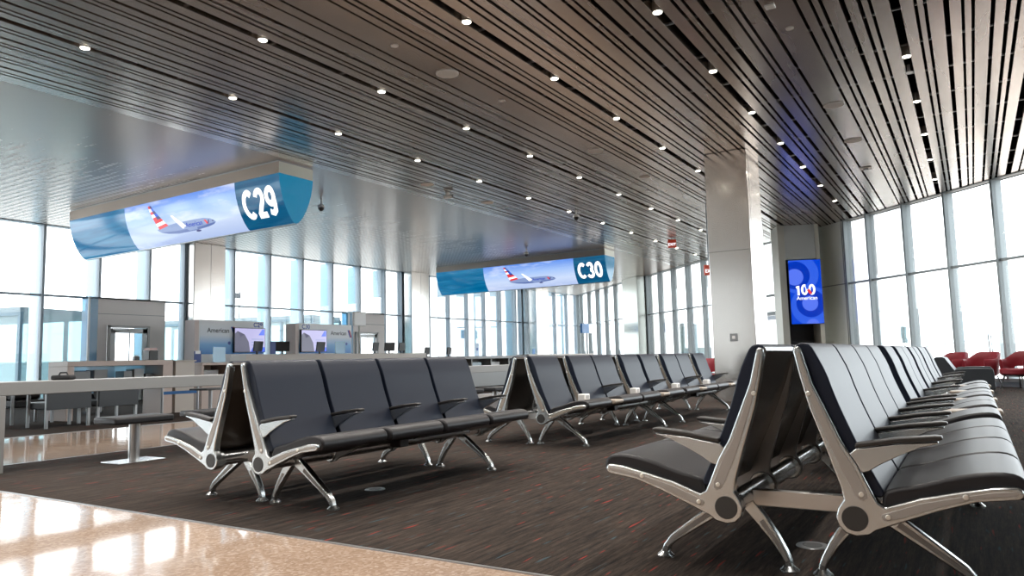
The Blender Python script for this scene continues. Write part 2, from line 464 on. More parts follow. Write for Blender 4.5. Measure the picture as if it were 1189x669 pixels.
window_far(5, XL + .15, -15.4); window_far(6, -13.6, -6.75); window_far(7, -3.12, XR - .1)

# solid head above the slanting glass
struct(MB().obox((XL - .3, yw(XL - .3)), (WD.x, WD.y), (XR - XL + .6) / WD.x, -.02, .3, ZC, ZC + .7).build('wall_far', BLACK, smooth=0))
# columns
def column(name, label, x0, x1, y0, y1, seams):
    t = thing(name, label, 'column', ((x0 + x1) / 2, (y0 + y1) / 2, 0))
    cx, cy = (x0 + x1) / 2, (y0 + y1) / 2
    MB().box(x0 - cx, x1 - cx, y0 - cy, y1 - cy, 0, ZC - .002).build('cladding', STAINLESS, t, .012, 2)
    g = MB()
    for kind, v in seams:
        if kind == 'y': g.box(x1 - cx - .004, x1 - cx + .0015, v - cy - .006, v - cy + .006, .0, ZC - .01)
        if kind == 'x': g.box(v - cx - .006, v - cx + .006, y0 - cy - .0015, y0 - cy + .004, .0, ZC - .01)
        if kind == 'z': g.box(x0 - cx - .001, x1 - cx + .001, y0 - cy - .001, y1 - cy + .001, v - .004, v + .004)
    g.build('panel_seam', DARKSTEEL, t, smooth=0)
    struct(t); return t
column('column', 'broad stainless steel column in the middle of the carpet', -4.33, -3.50, 14.33, 15.35, [('z', 2.95), ('y', 14.48)])
column('column', 'stainless column behind the C29 gate desk', XL, -20.95, 14.27, 15.45, [('y', 14.9), ('z', 3.0), ('y', 14.3)])
column('column', 'stainless column to the right of the second boarding door', XL, -20.80, 24.87, 26.08, [('y', 25.5), ('z', 3.0), ('x', -20.85)])
column('column', 'stainless column near the far corner of glass walls', XL, -20.40, 35.07, 36.48, [('y', 35.8), ('z', 3.0)])
# column standing in the slanting glass wall
t = thing('column', 'pale clad column standing in the slanting glass wall', 'column', (-14.95, yw(-14.95), 0)); struct(t)
MB().obox((0, 0), (WD.x, WD.y), 1.85, -.55, .3, 0, ZC - .002).build('cladding', mat('pale_cladding', (.52, .54, .50), .25, .75), t, .01)
MB().obox((0, 0), (WD.x, WD.y), .012, -.552, -.2, 0, ZC - .01).build('panel_seam', DARKSTEEL, t, smooth=0)
# switch plate on the broad column
t = thing('switch_plate', 'small square wall plate on the broad steel column', 'switch plate', (-3.92, 14.33, 1.25))
MB().box(-.075, .075, -.012, 0, -.075, .075).build('plate', GREYMETAL, t, .004)
MB().box(-.03, .03, -.02, -.012, -.03, .03).build('button', WHITEP, t, .004)
# panel wall to the right of the screen
p0 = (-4.42, yw(-4.42)); L = (-3.12 + 4.42) / WD.x
o = struct(MB().obox(p0, (WD.x, WD.y), L, -.06, .2, 0, ZC).build('wall_far', PANELGREEN, smooth=0))
MB().obox(p0, (WD.x, WD.y), L, -.075, -.06, ZT - .015, ZT + .015).build('panel_seam', GREYMETAL, o, smooth=0)
MB().obox((-3.16, yw(-3.16)), (WD.x, WD.y), .02, -.075, -.06, 0, ZC).build('panel_seam', GREYMETAL, o, smooth=0)
g = MB().obox((-3.98, yw(-3.98)), (WD.x, WD.y), .48, -.08, -.06, .98, 1.26)
g.build('access_panel', mat('access_panel_paint', (.74, .77, .71), .4), o, .004)
MB().obox((-3.86, yw(-3.86)), (WD.x, WD.y), .26, -.09, -.08, 1.08, 1.2).build('access_slot', GREYMETAL, o, .003)
# glass wall with door, left of the screen
p0 = (-6.75, yw(-6.75)); L = (6.75 - 4.42) / WD.x
f = MB()
for xx in (-6.72, -5.62, -4.5): f.obox((xx, yw(xx)), (WD.x, WD.y), .08, -.12, .12, 0, ZC)
f.obox(p0, (WD.x, WD.y), L, -.06, .06, ZT - .04, ZT + .04); f.obox(p0, (WD.x, WD.y), L, -.06, .06, 2.28, 2.42)
o = struct(f.build('window_8', MULLR)); MB().obox(p0, (WD.x, WD.y), L, 0, .012, 2.4, ZC).build('pane', GLASS, o, smooth=0)
MB().obox((-5.58, yw(-5.58)), (WD.x, WD.y), 1.5, 0, .03, 0, 2.3).build('pane', GLASS, o, smooth=0)
d = MB()
for a, b in ((0, .14), (1.26, 1.4)): d.obox((-6.62 + a * WD.x, yw(-6.62) + a * WD.y), (WD.x, WD.y), b - a, -.03, .03, .02, 2.27)
d.obox((-6.62, yw(-6.62)), (WD.x, WD.y), 1.4, -.03, .03, 2.12, 2.27); d.obox((-6.62, yw(-6.62)), (WD.x, WD.y), 1.4, -.03, .03, .02, .25)
o = struct(d.build('door_1', mat('door_steel', (.30, .33, .37), .4, .5)))
MB().obox((-6.5, yw(-6.5)), (WD.x, WD.y), 1.2, 0, .01, .2, 2.15).build('pane', GLASS, o, smooth=0)

# ------------------------------------------------------------------ steel portal with the upright blue screen
PX, PY = -4.85, 23.97; PD = Vector((.915, .403, 0)).normalized(); PN = Vector((PD.y, -PD.x, 0))   # PN faces the camera
def P3(u, v, off=0.): q = Vector((PX, PY, 0)) + PD * u + PN * off; return (q.x, q.y, v)
WP = 1.08
rz = math.atan2(PD.y, PD.x)
t = thing('column', 'grey steel portal column that frames the upright blue screen', 'column', (PX, PY, 0), rz); struct(t)
MB().box(-.16, .04, 0, 1.0, 0, ZC - .002).build('jamb', mat('jamb_steel', (.55, .53, .47), .3, .7), t, .006)
MB().box(WP - .12, WP + .0, 0, .9, 0, ZC - .002).build('jamb', mat('jamb_cream', (.78, .76, .66), .35, .1), t, .006)
MB().box(.04, WP - .12, .02, .9, 3.85, ZC - .002).build('header', mat('header_steel', (.50, .50, .48), .35, .6), t, .006)
MB().box(.04, WP - .12, .86, .9, 0, 3.85).build('backing', mat('dark_backing', (.05, .05, .055), .5), t)
t = thing('luggage_rack', 'black slatted rack under the upright blue screen', 'rack', P3(.48, 0, -.45), rz)
r_ = MB(); r_.box(-.36, .36, -.02, .02, 1.22, 1.28); r_.box(-.36, .36, -.02, .02, .1, .15)
for k in range(9): r_.box(-.35 + k * .085, -.33 + k * .085, -.012, .012, .12, 1.24)
r_.box(-.36, -.32, -.02, .02, 0, 1.24); r_.box(.32, .36, -.02, .02, 0, 1.24)
r_.build('rail', BLACKP, t)
MB().box(-.36, .36, .1, .3, .12, .95).build('tray', DARKSTEEL, t, .01)
MB().box(-.36, .36, -.02, .3, .04, .12).build('base', BLACKP, t, .01)
t = thing('digital_screen', 'tall bright blue screen reading 100 on the steel portal', 'screen', P3(.09, 1.805, 0), rz)
sw, sh = .98, 2.02
MB().box(0, sw, -.06, .0, 0, sh).build('casing', BLACKP, t, .004)
def sf(lay): return lambda u, v: (u, -.0605 - .0012 * lay, v)
mapped('display', [[(.01, .01), (sw - .01, .01), (sw - .01, sh - .01), (.01, sh - .01)]], sf(1), E_BLUE, t)
k_ = sw / 240.
def cc(px, py): return ((px - 325) * k_, sh - (py - 12) * (sh / 440.))
def disc(px, py, r, lay, m_, a0=0, a1=2 * PI):
    c = cc(px, py); mapped('display_artwork', [clip_rect(circ(c[0], c[1], r * k_, 48, a0, a1), .01, sw - .01, .01, sh - .01)], sf(lay), m_, t)
disc(395, 110, 150, 2, E_MBLUE); disc(372, 118, 108, 3, E_DBLUE); disc(368, 130, 64, 4, E_LBLUE)
disc(478, 330, 150, 2.5, E_MBLUE); disc(475, 312, 106, 3.5, E_DBLUE); disc(470, 312, 58, 4.5, E_LBLUE); disc(482, 462, 50, 4.6, E_LBLUE)
c = cc(442, 218)
me = stroked('100', .34, .98, .19); mapped('lettering', me, lambda u, v: sf(6)(u + c[0], v + c[1]), E_WHITE, t)
c2 = cc(450, 276)
me = text_geo('American', .16, .0); mapped('lettering', me, lambda u, v: sf(6)(u + c2[0], v + c2[1]), E_WHITE, t)
a_ = cc(455, 222)
mapped('emblem', [[(a_[0] - .02, a_[1]), (a_[0] + .06, a_[1] + .05), (a_[0] + .15, a_[1] - .12), (a_[0] + .07, a_[1] - .13)]], sf(7), E_RED, t)
mapped('emblem', [[(a_[0] - .06, a_[1] + .16), (a_[0] + .02, a_[1] + .16), (a_[0] + .05, a_[1] + .06), (a_[0] - .02, a_[1] + .02)]], sf(7), E_MBLUE, t)

# ------------------------------------------------------------------ hanging gate signs
SPROF = [(0, ZC), (0, 4.69), (.012, 4.55), (.045, 4.38), (.10, 4.20), (.175, 4.03), (.265, 3.88), (.36, 3.77), (.43, 3.735)]
def sign_shader(name, x0, x1):
    m_ = mat(name, (0, 0, 0), .12, 0, .5); n = NT(m_)
    c_ = n.add('ShaderNodeTexCoord'); sp = n.add('ShaderNodeSeparateXYZ'); n.link(c_, 'Object', sp, 0)
    mr = n.add('ShaderNodeMapRange'); n.link(sp, 2, mr, 0); mr.inputs[1].default_value = 3.74; mr.inputs[2].default_value = 4.69
    r = n.ramp(mr, 0, [(0., (.44, .55, .84)), (.3, (.60, .71, .94)), (.62, (.38, .56, .93)), (1., (.10, .26, .80))])
    mp = n.coord((.45, 1, 2.2)); no = n.noise(mp, 1.7, 5, .6)
    cl = n.ramp(no, 0, [(.52, (0,) * 3), (.68, (.75,) * 3)])
    mx = n.mix((cl, 0), (r, 0), (.72, .78, .97)); n.link(mx, 2, n.b, 'Emission Color'); n.b.inputs['Emission Strength'].default_value = 1.05 * ES
    return m_
def sea_shader(name, a, b):
    m_ = mat(name, (0, 0, 0), .12, 0, .5); n = NT(m_)
    mp = n.coord((.3, 1, 5)); no = n.noise(mp, 2.2, 4, .6)
    r = n.ramp(no, 0, [(.42, a), (.72, b)]); n.link(r, 0, n.b, 'Emission Color'); n.b.inputs['Emission Strength'].default_value = 1. * ES
    return m_
SKYPIC = sign_shader('lit_sky_picture', 0, 0)
SEAL = sea_shader('lit_sea_blue', (.0, .13, .31), (.02, .24, .45)); SEAD = sea_shader('lit_deep_sea_blue', (.003, .085, .20), (.01, .14, .27))
def gate_sign(num, label, y0, x0, x1, b0, b1):
    t = thing('gate_sign', label, 'sign', ((x0 + x1) / 2, y0 + .435, ZC)); xc = (x0 + x1) / 2; yc = y0 + .435
    full = SPROF + [(.87 - a, z) for a, z in SPROF[::-1][1:]]
    loc = (-xc, -yc, -ZC)
    def shift(o): o.location = loc; return o
    body = [(y0 + .012 + a * (.87 - .024) / .87, z + (.008 if z < 4.0 else 0)) for a, z in full]
    shift(MB().prism(body, 'x', x0 + .01, x1 - .01).build('housing', GREYMETAL, t, smooth=30))
    # arc length along the profile from the top of the coloured part
    arc = [0.]
    pr = SPROF[1:]
    for p, q in zip(pr, pr[1:]): arc.append(arc[-1] + math.hypot(q[0] - p[0], q[1] - p[1]))
    def cur(s):
        s = max(0, min(arc[-1] - 1e-6, s))
        for i in range(len(arc) - 1):
            if s <= arc[i + 1]:
                k = (s - arc[i]) / (arc[i + 1] - arc[i]); p, q = pr[i], pr[i + 1]
                ty, tz = q[0] - p[0], q[1] - p[1]; l = math.hypot(ty, tz)
                return p[0] + k * ty, p[1] + k * tz, tz / l, -ty / l   # outward normal (-y side)
    def fn(off): 
        def g(u, s):
            y_, z_, ny, nz = cur(s); return (u, y0 + y_ + ny * off, z_ + nz * off)
        return g
    def face(name, xa, xb, m_, side=0):
        b_ = MB(); N = 14; vs = []
        for i in range(N + 1):
            s = arc[-1] * i / N
            for xx in (xa, xb):
                q = fn(.002)(xx, s); vs.append(q if not side else (q[0], 2 * yc - q[1], q[2]))
        b_.add(vs, [(2 * i, 2 * i + 1, 2 * i + 3, 2 * i + 2) for i in range(N)])
        return shift(b_.build(name, m_, t, smooth=60))
    def cx(zv): return .22 * max(0., (4.69 - zv)) ** 1.0 * .0
    face('blue_panel', x0, b0, SEAL); face('display', b0, b1, SKYPIC); face('number_panel', b1, x1, SEAD)
    face('rear_panel', x0, x1, SEAL, 1)
    for sd in (0, 1):
        ya = y0 - .004 if not sd else y0 + .87 - .002
        shift(MB().box(x0, x1, ya, ya + .006, 4.69, ZC - .03).build('fascia', SILVERBAND, t, smooth=0))
    shift(MB().box(x0, x1, yc - .03, yc + .03, 3.722, 3.752).build('bottom_rail', GREYMETAL, t, .006))
    cap = [(y0 + a, z) for a, z in full if z <= 4.69]
    shift(MB().prism(cap, 'x', x1 - .012, x1 + .006).build('end_cap', E_CAP, t, smooth=0))
    shift(MB().prism(cap, 'x', x0 - .006, x0 + .012).build('end_cap', E_CAP, t, smooth=0))
    shift(MB().box(x1 - .012, x1 + .004, y0, y0 + .87, 4.69, ZC - .03).build('fascia', mat('cap_fascia', (.62, .64, .58), .3, .5), t, smooth=0))
    # number
    me = stroked(num, .62, .80, .205); s0 = arc[-1] * .47; uc = (b1 + x1) / 2 + .0
    shift(mapped('lettering', me, lambda u, v: fn(.012)(uc + u * 1.02, s0 - v), E_WHITE, t, 1))
    # the airliner picture: nose to the right, striped tail fin, one raised winglet
    W = b1 - b0; A = arc[-1]
    def pic(name, polys, lay, m_, sub=2):
        return shift(mapped(name, [[(b0 + u * W, A * v) for u, v in p] for p in polys], fn(.004 + .0015 * lay), m_, t, sub))
    fus = [(.27, .60), (.33, .555), (.45, .53), (.62, .525), (.70, .53), (.755, .565), (.785, .62), (.79, .655), (.77, .69), (.72, .72), (.60, .75), (.45, .755), (.36, .72), (.30, .67)]
    pic('airliner_picture', [fus], 1, E_SILV)
    pic('airliner_picture', [[(.30, .67), (.45, .69), (.62, .69), (.785, .655), (.77, .69), (.72, .72), (.60, .75), (.45, .755), (.36, .72)]], 2, E_SILV2)
    fin = lambda a, b: [(.235 + .06 * a, .08 + .52 * a), (.262 + .125 * a, .08 + .47 * a), (.262 + .125 * b, .08 + .47 * b), (.235 + .06 * b, .08 + .52 * b)]
    for i in range(8):
        a, b = i / 8., (i + 1) / 8.
        l, r, r2, l2 = fin(a, b)
        if i < 5:
            mid = ((l[0] + r[0]) / 2, (l[1] + r[1]) / 2); mid2 = ((l2[0] + r2[0]) / 2, (l2[1] + r2[1]) / 2)
            pic('airliner_picture', [[l, mid, mid2, l2]], 3, E_RED if i % 2 == 0 else E_WHITE, 0)
            pic('airliner_picture', [[mid, r, r2, mid2]], 3, E_NAVY if i % 2 == 0 else E_MBLUE, 0)
        else: pic('airliner_picture', [[l, r, r2, l2]], 3, E_RED if i % 2 == 1 else E_WHITE, 0)
    pic('airliner_picture', [[(.43, .36), (.448, .37), (.52, .56), (.545, .66), (.50, .66)]], 4, E_WHITE)
    pic('airliner_picture', [[(.50, .62), (.63, .66), (.62, .73), (.55, .73)]], 4, E_SILV)
    pic('airliner_picture', [circ(.625, .765, .022, 12)], 5, E_NAVY, 0)
    pic('airliner_picture', [[(.70, .57), (.715, .57), (.735, .66), (.715, .66)]], 5, E_RED, 0)
    pic('airliner_picture', [[(.735, .58), (.745, .58), (.73, .66), (.72, .66)]], 5, E_NAVY, 0)
    pic('airliner_picture', [[(.765, .60), (.778, .61), (.78, .63), (.766, .625)]], 5, E_NAVY, 0)
    me = text_geo('American', .15, .002); 
    def tf(u, v): 
        return fn(.012)(b0 + .61 * W + u, A * .615 - v)
    shift(mapped('lettering', me, tf, E_DBLUE, t, 1))
    return t
gate_sign('C29', 'long blue hanging sign reading C29 with an airliner picture', 9.49, -19.06, -11.27, -16.62, -12.62)
gate_sign('C30', 'smaller looking blue hanging sign reading C30 farther along the ceiling', 24.45, -19.10, -11.25, -16.68, -12.56)

# ------------------------------------------------------------------ ceiling fittings
ROWS = [(-9.14, 4.66, 2.165, 12, 'slot nearest the hanging signs'), (-7.17, 5.775, 2.155, 9, 'second slot from the hanging signs'),
        (-4.822, 6.83, 2.165, 5, 'middle slot ending at the steel column'), (-2.85, 7.92, 2.165, 7, 'slot right of the steel column'),
        (-.485, 11.145, 2.165, 5, 'wide dark slot towards right glass wall')]
ORD = 'first second third fourth fifth sixth seventh eighth ninth tenth eleventh twelfth thirteenth'.split()
proto = None
for xx, ys, dy, nn, desc in ROWS:
    for k in range(nn):
        if xx == -9.14 and False: continue
        lab = '%s small downlight from the camera in the %s' % (ORD[k], desc)
        lab = 'downlight in the %s, %s from the near end' % (desc, ORD[k])
        if proto is None:
            t = thing('downlight', lab, 'ceiling light', (xx, ys + k * dy, ZC), 0, 'downlights in the slatted ceiling')
            MB().cyl((0, 0, -.012), (0, 0, .14), .062, 20).build('housing', LENSOFF, t, .004)
            MB().cyl((0, 0, -.016), (0, 0, -.0125), .05, 20).build('lens', LENS, t)
            proto = t
        else:
            c = copy_tree(proto); c.location = (xx, ys + k * dy, ZC); c['label'] = lab
def ceil_disc(name, cat, label, x, y, r, h=.012, grp=None, z=ZC, m_=None):
    t = thing(name, label, cat, (x, y, z), 0, grp)
    MB().cyl((0, 0, -h), (0, 0, 0), r, 28).build('rim', m_ or CEILDEV, t, .004)
    MB().cyl((0, 0, -h - .003), (0, 0, -h), r * .82, 28).build('grille', mat('speaker_grille', (.66, .63, .60), .7), t)
    return t
ceil_disc('ceiling_speaker', 'speaker', 'large round speaker in the ceiling above the navy bench, nearest one', -5.97, 7.96, .16, grp='ceiling speakers')
ceil_disc('ceiling_speaker', 'speaker', 'round speaker on the plain ceiling plank left of the steel column', -5.97, 12.73, .16, grp='ceiling speakers')
ceil_disc('ceiling_speaker', 'speaker', 'round speaker on the plank farthest along, beside the column top', -5.97, 15.26, .13, grp='ceiling speakers')
ceil_disc('ceiling_speaker', 'speaker', 'round speaker on pale ceiling plank right of the column, near one', -1.647, 12.7, .16, grp='ceiling speakers')
ceil_disc('ceiling_speaker', 'speaker', 'round speaker on pale ceiling plank above the upright blue screen', -1.66, 15.1, .16, grp='ceiling speakers')
ceil_disc('ceiling_speaker', 'speaker', 'oval looking speaker over the far end of the slatted ceiling edge', -10.25, 12.84, .16, grp='ceiling speakers')
ceil_disc('ceiling_speaker', 'speaker', 'faint round speaker close to the hanging C30 sign', -10.25, 15.28, .16, grp='ceiling speakers')
for x_, y_, l_ in ((-5.965, 6.85, 'small round sprinkler cover left of the nearest big ceiling speaker'), (-5.94, 9.33, 'small round sprinkler cover just past the nearest big ceiling speaker'),
                   (-1.647, 9.3, 'small round sprinkler cover on the pale ceiling plank right of the column')):
    t = thing('ceiling_sprinkler_cover', l_, 'sprinkler', (x_, y_, ZC), 0, 'sprinkler covers'); MB().cyl((0, 0, -.01), (0, 0, 0), .05, 20).build('cover', CEILDEV, t, .003)
t = thing('smoke_detector', 'white rectangular detector plate at the top of the slatted ceiling', 'smoke detector', (-1.714, 8.55, ZC)); MB().box(-.055, .055, -.055, .055, -.02, 0).build('housing', WHITEP, t, .006)
t = thing('sensor_plate', 'square sensor on the pale plank near the right glass wall', 'sensor', (-1.72, 17.6, ZC)); MB().box(-.12, .12, -.12, .12, -.02, 0).build('plate', CEILDEV, t, .006)
MB().box(-.05, .05, -.05, .05, -.035, -.02).build('lens', BLACKP, t, .006)
t = thing('sprinkler_pendant', 'white pendant sprinkler between two lights of the wide dark slot', 'sprinkler', (-.50, 11.8, ZC)); MB().cyl((0, 0, -.02), (0, 0, .1), .02, 12).build('stem', WHITEP, t); MB().cyl((0, 0, -.025), (0, 0, -.018), .055, 20).build('plate', WHITEP, t)
def camera_dome(x, y, l_):
    t = thing('ceiling_camera', l_, 'camera', (x, y, ZC)); MB().cyl((0, 0, -.12), (0, 0, 0), .022, 12).build('stem', WHITEP, t)
    MB().tube([(0, 0, -.12), (0, 0, -.15), (0, 0, -.20)], [.05, .085, .085], 20).build('housing', WHITEP, t)
    MB().tube([(0, 0, -.2), (0, 0, -.24), (0, 0, -.27), (0, 0, -.285)], [.078, .07, .045, .01], 20).build('dome', BLACKP, t)
camera_dome(-13.28, 12.48, 'dome security camera hanging just right of the C29 sign')
camera_dome(-13.56, 22.7, 'dome security camera hanging above the C30 sign picture')
t = thing('ceiling_camera', 'small white two-headed camera on the slatted ceiling between the signs', 'camera', (-10.40, 13.8, ZC)); MB().cyl((0, 0, -.06), (0, 0, 0), .05, 16).build('mount', WHITEP, t); MB().tube([(-.1, 0, -.09), (.1, .05, -.09)], .045, 14).build('housing', WHITEP, t); MB().tube([(.1, .05, -.09), (.12, .055, -.09)], .035, 14).build('lens', BLACKP, t)
camera_dome(-8.9, 17.6, 'dome security camera at the corner past the C30 sign')
def exit_sign(l_, x, y, z, rz):
    t = thing('exit_sign', l_, 'sign', (x, y, z), rz); MB().cyl((0, 0, .18), (0, 0, ZC - z), .02, 10).build('stem', GREYMETAL, t)
    MB().box(-.14, .14, -.03, .03, -.10, .18).build('housing', EXITRED, t, .006)
    me = text_geo('EXIT', .13, .002); mapped('lettering', me, lambda u, v: (u, -.032, v + .01), E_WHITE, t)
exit_sign('small red exit sign hanging in front of the slanting glass wall', -8.5, 24.0, 4.72, .35)
exit_sign('red exit sign partly hidden behind the broad steel column', -5.93, 19.6, 3.18, .75)

# ------------------------------------------------------------------ double-sided benches
F_FRONT = [(.089, .921), (.12, .802), (.167, .69), (.213, .58), (.262, .497), (.302, .404), (.322, .362), (.345, .347)]
FRAME = ([(.056, .925), (.060, .940), (.073, .947), (.085, .938)] + F_FRONT +
         [(.46, .389), (.576, .418), (.688, .442), (.752, .447), (.766, .440), (.770, .427), (.766, .413), (.752, .405), (.63, .388), (.515, .348), (.394, .298), (.31, .262), (.285, .243), (.24, .234), (.205, .243), (.182, .268), (.174, .30), (.184, .335), (.205, .365)] +
         [(.198, .41), (.155, .55), (.102, .71), (.074, .831)])
FRAME_IN = ([(.056, .915), (.085, .915)] + F_FRONT + [(.46, .389), (.60, .418), (.68, .428), (.68, .40), (.515, .348), (.394, .298), (.31, .262), (.285, .243), (.24, .234), (.205, .243), (.182, .268), (.174, .30), (.184, .335), (.205, .365), (.198, .41), (.155, .55), (.102, .71), (.074, .831)])
STEM_IN = [(.069, .915), (.075, .926), (.082, .915), (.110, .802), (.153, .69), (.199, .575), (.247, .49), (.285, .40), (.287, .378), (.275, .368), (.258, .374), (.245, .39), (.208, .47), (.168, .57), (.117, .715), (.086, .831)]
SEAT_IN = [(.345, .328), (.46, .372), (.576, .402), (.688, .428), (.748, .434), (.757, .428), (.748, .419), (.63, .401), (.515, .362), (.394, .314), (.350, .300), (.335, .302), (.329, .314), (.334, .324)]
PAD = chaikin_closed([(.058, .93), (.064, .955), (.088, .962), (.118, .950), (.140, .905), (.168, .845), (.197, .745), (.233, .647), (.272, .552), (.318, .448), (.345, .395), (.33, .375), (.30, .385), (.262, .47), (.212, .575), (.166, .68), (.118, .80), (.092, .90)], 1)
SHELLP = [(.050, .93), (.058, .95), (.066, .93), (.088, .895), (.114, .80), (.162, .68), (.208, .575), (.258, .47), (.296, .385), (.31, .365), (.292, .36), (.245, .46), (.196, .565), (.150, .67), (.100, .795), (.072, .895)]
SEATP = chaikin_closed([(.330, .352), (.335, .392), (.36, .412), (.462, .434), (.56, .468), (.66, .489), (.735, .492), (.775, .476), (.792, .445), (.786, .412), (.765, .398), (.70, .402), (.60, .385), (.515, .352), (.42, .325), (.35, .325)], 1)
ARM = [(.262, .560), (.285, .561), (.40, .580), (.53, .592), (.53, .584), (.47, .568), (.40, .535), (.335, .500), (.30, .476), (.275, .468), (.255, .49), (.232, .535)]
ARMPAD = [(.255, .560), (.285, .563), (.40, .582), (.53, .594), (.545, .600), (.543, .612), (.52, .614), (.40, .602), (.30, .585), (.258, .578)]
MC = {}
def mir(poly, s): return [(s * a, b) for a, b in poly]
def cached(key, fn):
    if key not in MC:
        o = fn(); MC[key] = (o.data, o.modifiers[0].width if o.modifiers else 0, o.modifiers[0].segments if o.modifiers else 2); bpy.data.objects.remove(o)
    return MC[key]
def put(key, fn, name, parent, loc):
    me, bw, bs = cached(key, fn); return link(name, me, parent, bw, bs, loc)
S, T = .61, .25
LEG_F = [((.285, .285), .030), ((.36, .238), .030), ((.47, .160), .024), ((.57, .088), .019), ((.602, .052), .016), ((.615, .010), .015)]
LEG_R = [((.225, .275), .030), ((.168, .205), .027), ((.118, .135), .021), ((.083, .075), .017), ((.070, .045), .016), ((.066, .010), .015)]
def ribbon(line):
    up, dn = [], []
    for i, (p, w) in enumerate(line):
        a = line[max(0, i - 1)][0]; b = line[min(len(line) - 1, i + 1)][0]
        tx, tz = b[0] - a[0], b[1] - a[1]; l = math.hypot(tx, tz); nx, nz = -tz / l, tx / l
        up.append((p[0] + nx * w, p[1] + nz * w)); dn.append((p[0] - nx * w, p[1] - nz * w))
    return up + dn[::-1]
def bench(label, X, Y0, slots, arms, group, inlay=PANEL_IN):
    t = thing('tandem_bench', label, 'bench', (X, Y0, 0), 0, group)
    ys = [0.]
    for c in slots: ys.append(ys[-1] + (S if c == 'S' else T))
    Lr = ys[-1]
    stations = [.27, Lr - .36]
    def seat_mesh(): return MB().prism(mir(SEATP, s), 'y', .017, S - .017).build('seat', SEATV, None, .014, 3)
    def pad_mesh(): return MB().prism(mir(PAD, s), 'y', .017, S - .017).build('backrest', NAVY, None, .014, 3)
    def shell_mesh(): return MB().prism(mir(SHELLP, s), 'y', .014, S - .014).build('back_shell', SHELL, None, .003, 2)
    for s in (1, -1):
        for i, c in enumerate(slots):
            if c == 'S':
                put(('seat', s), seat_mesh, 'seat', t, (0, ys[i], 0))
                bk = put(('pad', s), pad_mesh, 'backrest', t, (0, ys[i], 0))
                put(('shell', s), shell_mesh, 'back_shell', bk, (0, 0, 0))
            else:
                tb = put(('table', s), lambda: MB().prism(mir([(.40, .425), (.40, .455), (.80, .462), (.815, .45), (.81, .425), (.78, .415)], s), 'y', .012, T - .012).build('side_table', WOOD, None, .008, 2), 'side_table', t, (0, ys[i], 0))
                put(('power', s), lambda: MB().box(min(s * .33, s * .42), max(s * .33, s * .42), .06, T - .06, .40, .52).build('power_outlet', WHITEP, None, .01, 2), 'power_outlet', t, (0, ys[i], 0))
                put(('socket', s), lambda: MB().box(min(s * .418, s * .424), max(s * .418, s * .424), .09, T - .09, .465, .505).build('socket', GREYPL, None, .002, 2), 'socket', t, (0, ys[i], 0))
        n = len(slots)
        for j, yj in enumerate(ys):
            first, last = j == 0, j == n
            tl = (not first) and slots[j - 1] == 'T'; tr = (not last) and slots[j] == 'T'
            if first or last or tl or tr:
                out = -1 if (first or tl) else 1
                y0, y1 = (yj - .012, yj + .034) if out < 0 else (yj - .034, yj + .012)
                if not (first or last): y0, y1 = (yj - .004, yj + .034) if out < 0 else (yj - .034, yj + .004)
                th = y1 - y0
                fr = put(('frame', s, round(th, 3)), lambda: MB().prism(mir(FRAME, s), 'y', 0, th).build('end_frame', ALU, None, .006, 3), 'end_frame', t, (0, y0, 0))
                yo = 0 if out < 0 else th
                inl = inlay if (first or last) else BRONZE
                for nm, poly in (('frame_inlay', STEM_IN), ('frame_inlay', SEAT_IN)):
                    put((nm, s, out, id(poly), inl.name), lambda: MB().prism(mir(poly, s), 'y', -.0025, .0025).build(nm, inl, None, .0015, 2), nm, fr, (0, yo, 0))
                put(('cap', s), lambda: MB().cyl((s * .24, -.004, .300), (s * .24, .004, .300), .046, 32).build('hub_cap', HUB, None, .002, 2), 'hub_cap', fr, (0, yo, 0))
                for bx, bz in ((.104, .762), (.268, .39), (.352, .315), (.60, .405)):
                    put(('bolt', s, bx), lambda: MB().cyl((s * bx, -.006, bz), (s * bx, .006, bz), .0095, 16).build('bolt', BOLT, None, .002, 2), 'bolt', fr, (0, yo, 0))
            else:
                put(('infr', s), lambda: MB().prism(mir(FRAME_IN, s), 'y', -.009, .009).build('support_frame', GREYMETAL, None, .004, 2), 'support_frame', t, (0, yj, 0))
            put(('clamp', s), lambda: MB().cyl((s * .24, -.022, .30), (s * .24, .022, .30), .060, 28).build('clamp', ALU, None, .005, 2), 'clamp', t, (0, yj + (.04 if first else -.04 if last else .0), 0))
            if j in arms:
                yy = yj + (.011 if first else -.011 if last else 0)
                a = put(('arm', s), lambda: MB().prism(mir(ARM, s), 'y', -.019, .019).build('armrest', ALU, None, .005, 2), 'armrest', t, (0, yy, 0))
                put(('armpad', s), lambda: MB().prism(mir(ARMPAD, s), 'y', -.026, .026).build('arm_pad', PADTOP, None, .006, 3), 'arm_pad', a, (0, 0, 0))
        MB().cyl((s * .24, .0, .30), (s * .24, Lr, .30), .044, 28).build('beam', STEEL_TUBE, t)
        for y_ in stations:
            for nm, line in (('front', LEG_F), ('rear', LEG_R)):
                def legm():
                    b = MB().prism(mir(ribbon(line), s), 'y', -.02, .02)
                    return b.build('leg', ALU, None, .006, 2)
                lg = put(('leg', s, nm), legm, 'leg', t, (0, y_, 0))
                inner = [(p, w * .42) for p, w in line[1:5]]
                put(('groove', s, nm), lambda: MB().prism(mir(ribbon(inner), s), 'y', -.0212, .0212).build('leg_groove', PANEL_IN, None, .0008, 1), 'leg_groove', lg, (0, 0, 0))
                fx = line[-1][0][0] * s
                put(('foot', s, nm), lambda: MB().tube([(fx, 0, 0), (fx, 0, .008), (fx, 0, .016), (fx, 0, .03)], [.040, .040, .030, .016], 24).build('foot', ALU, None), 'foot', lg, (0, 0, 0))
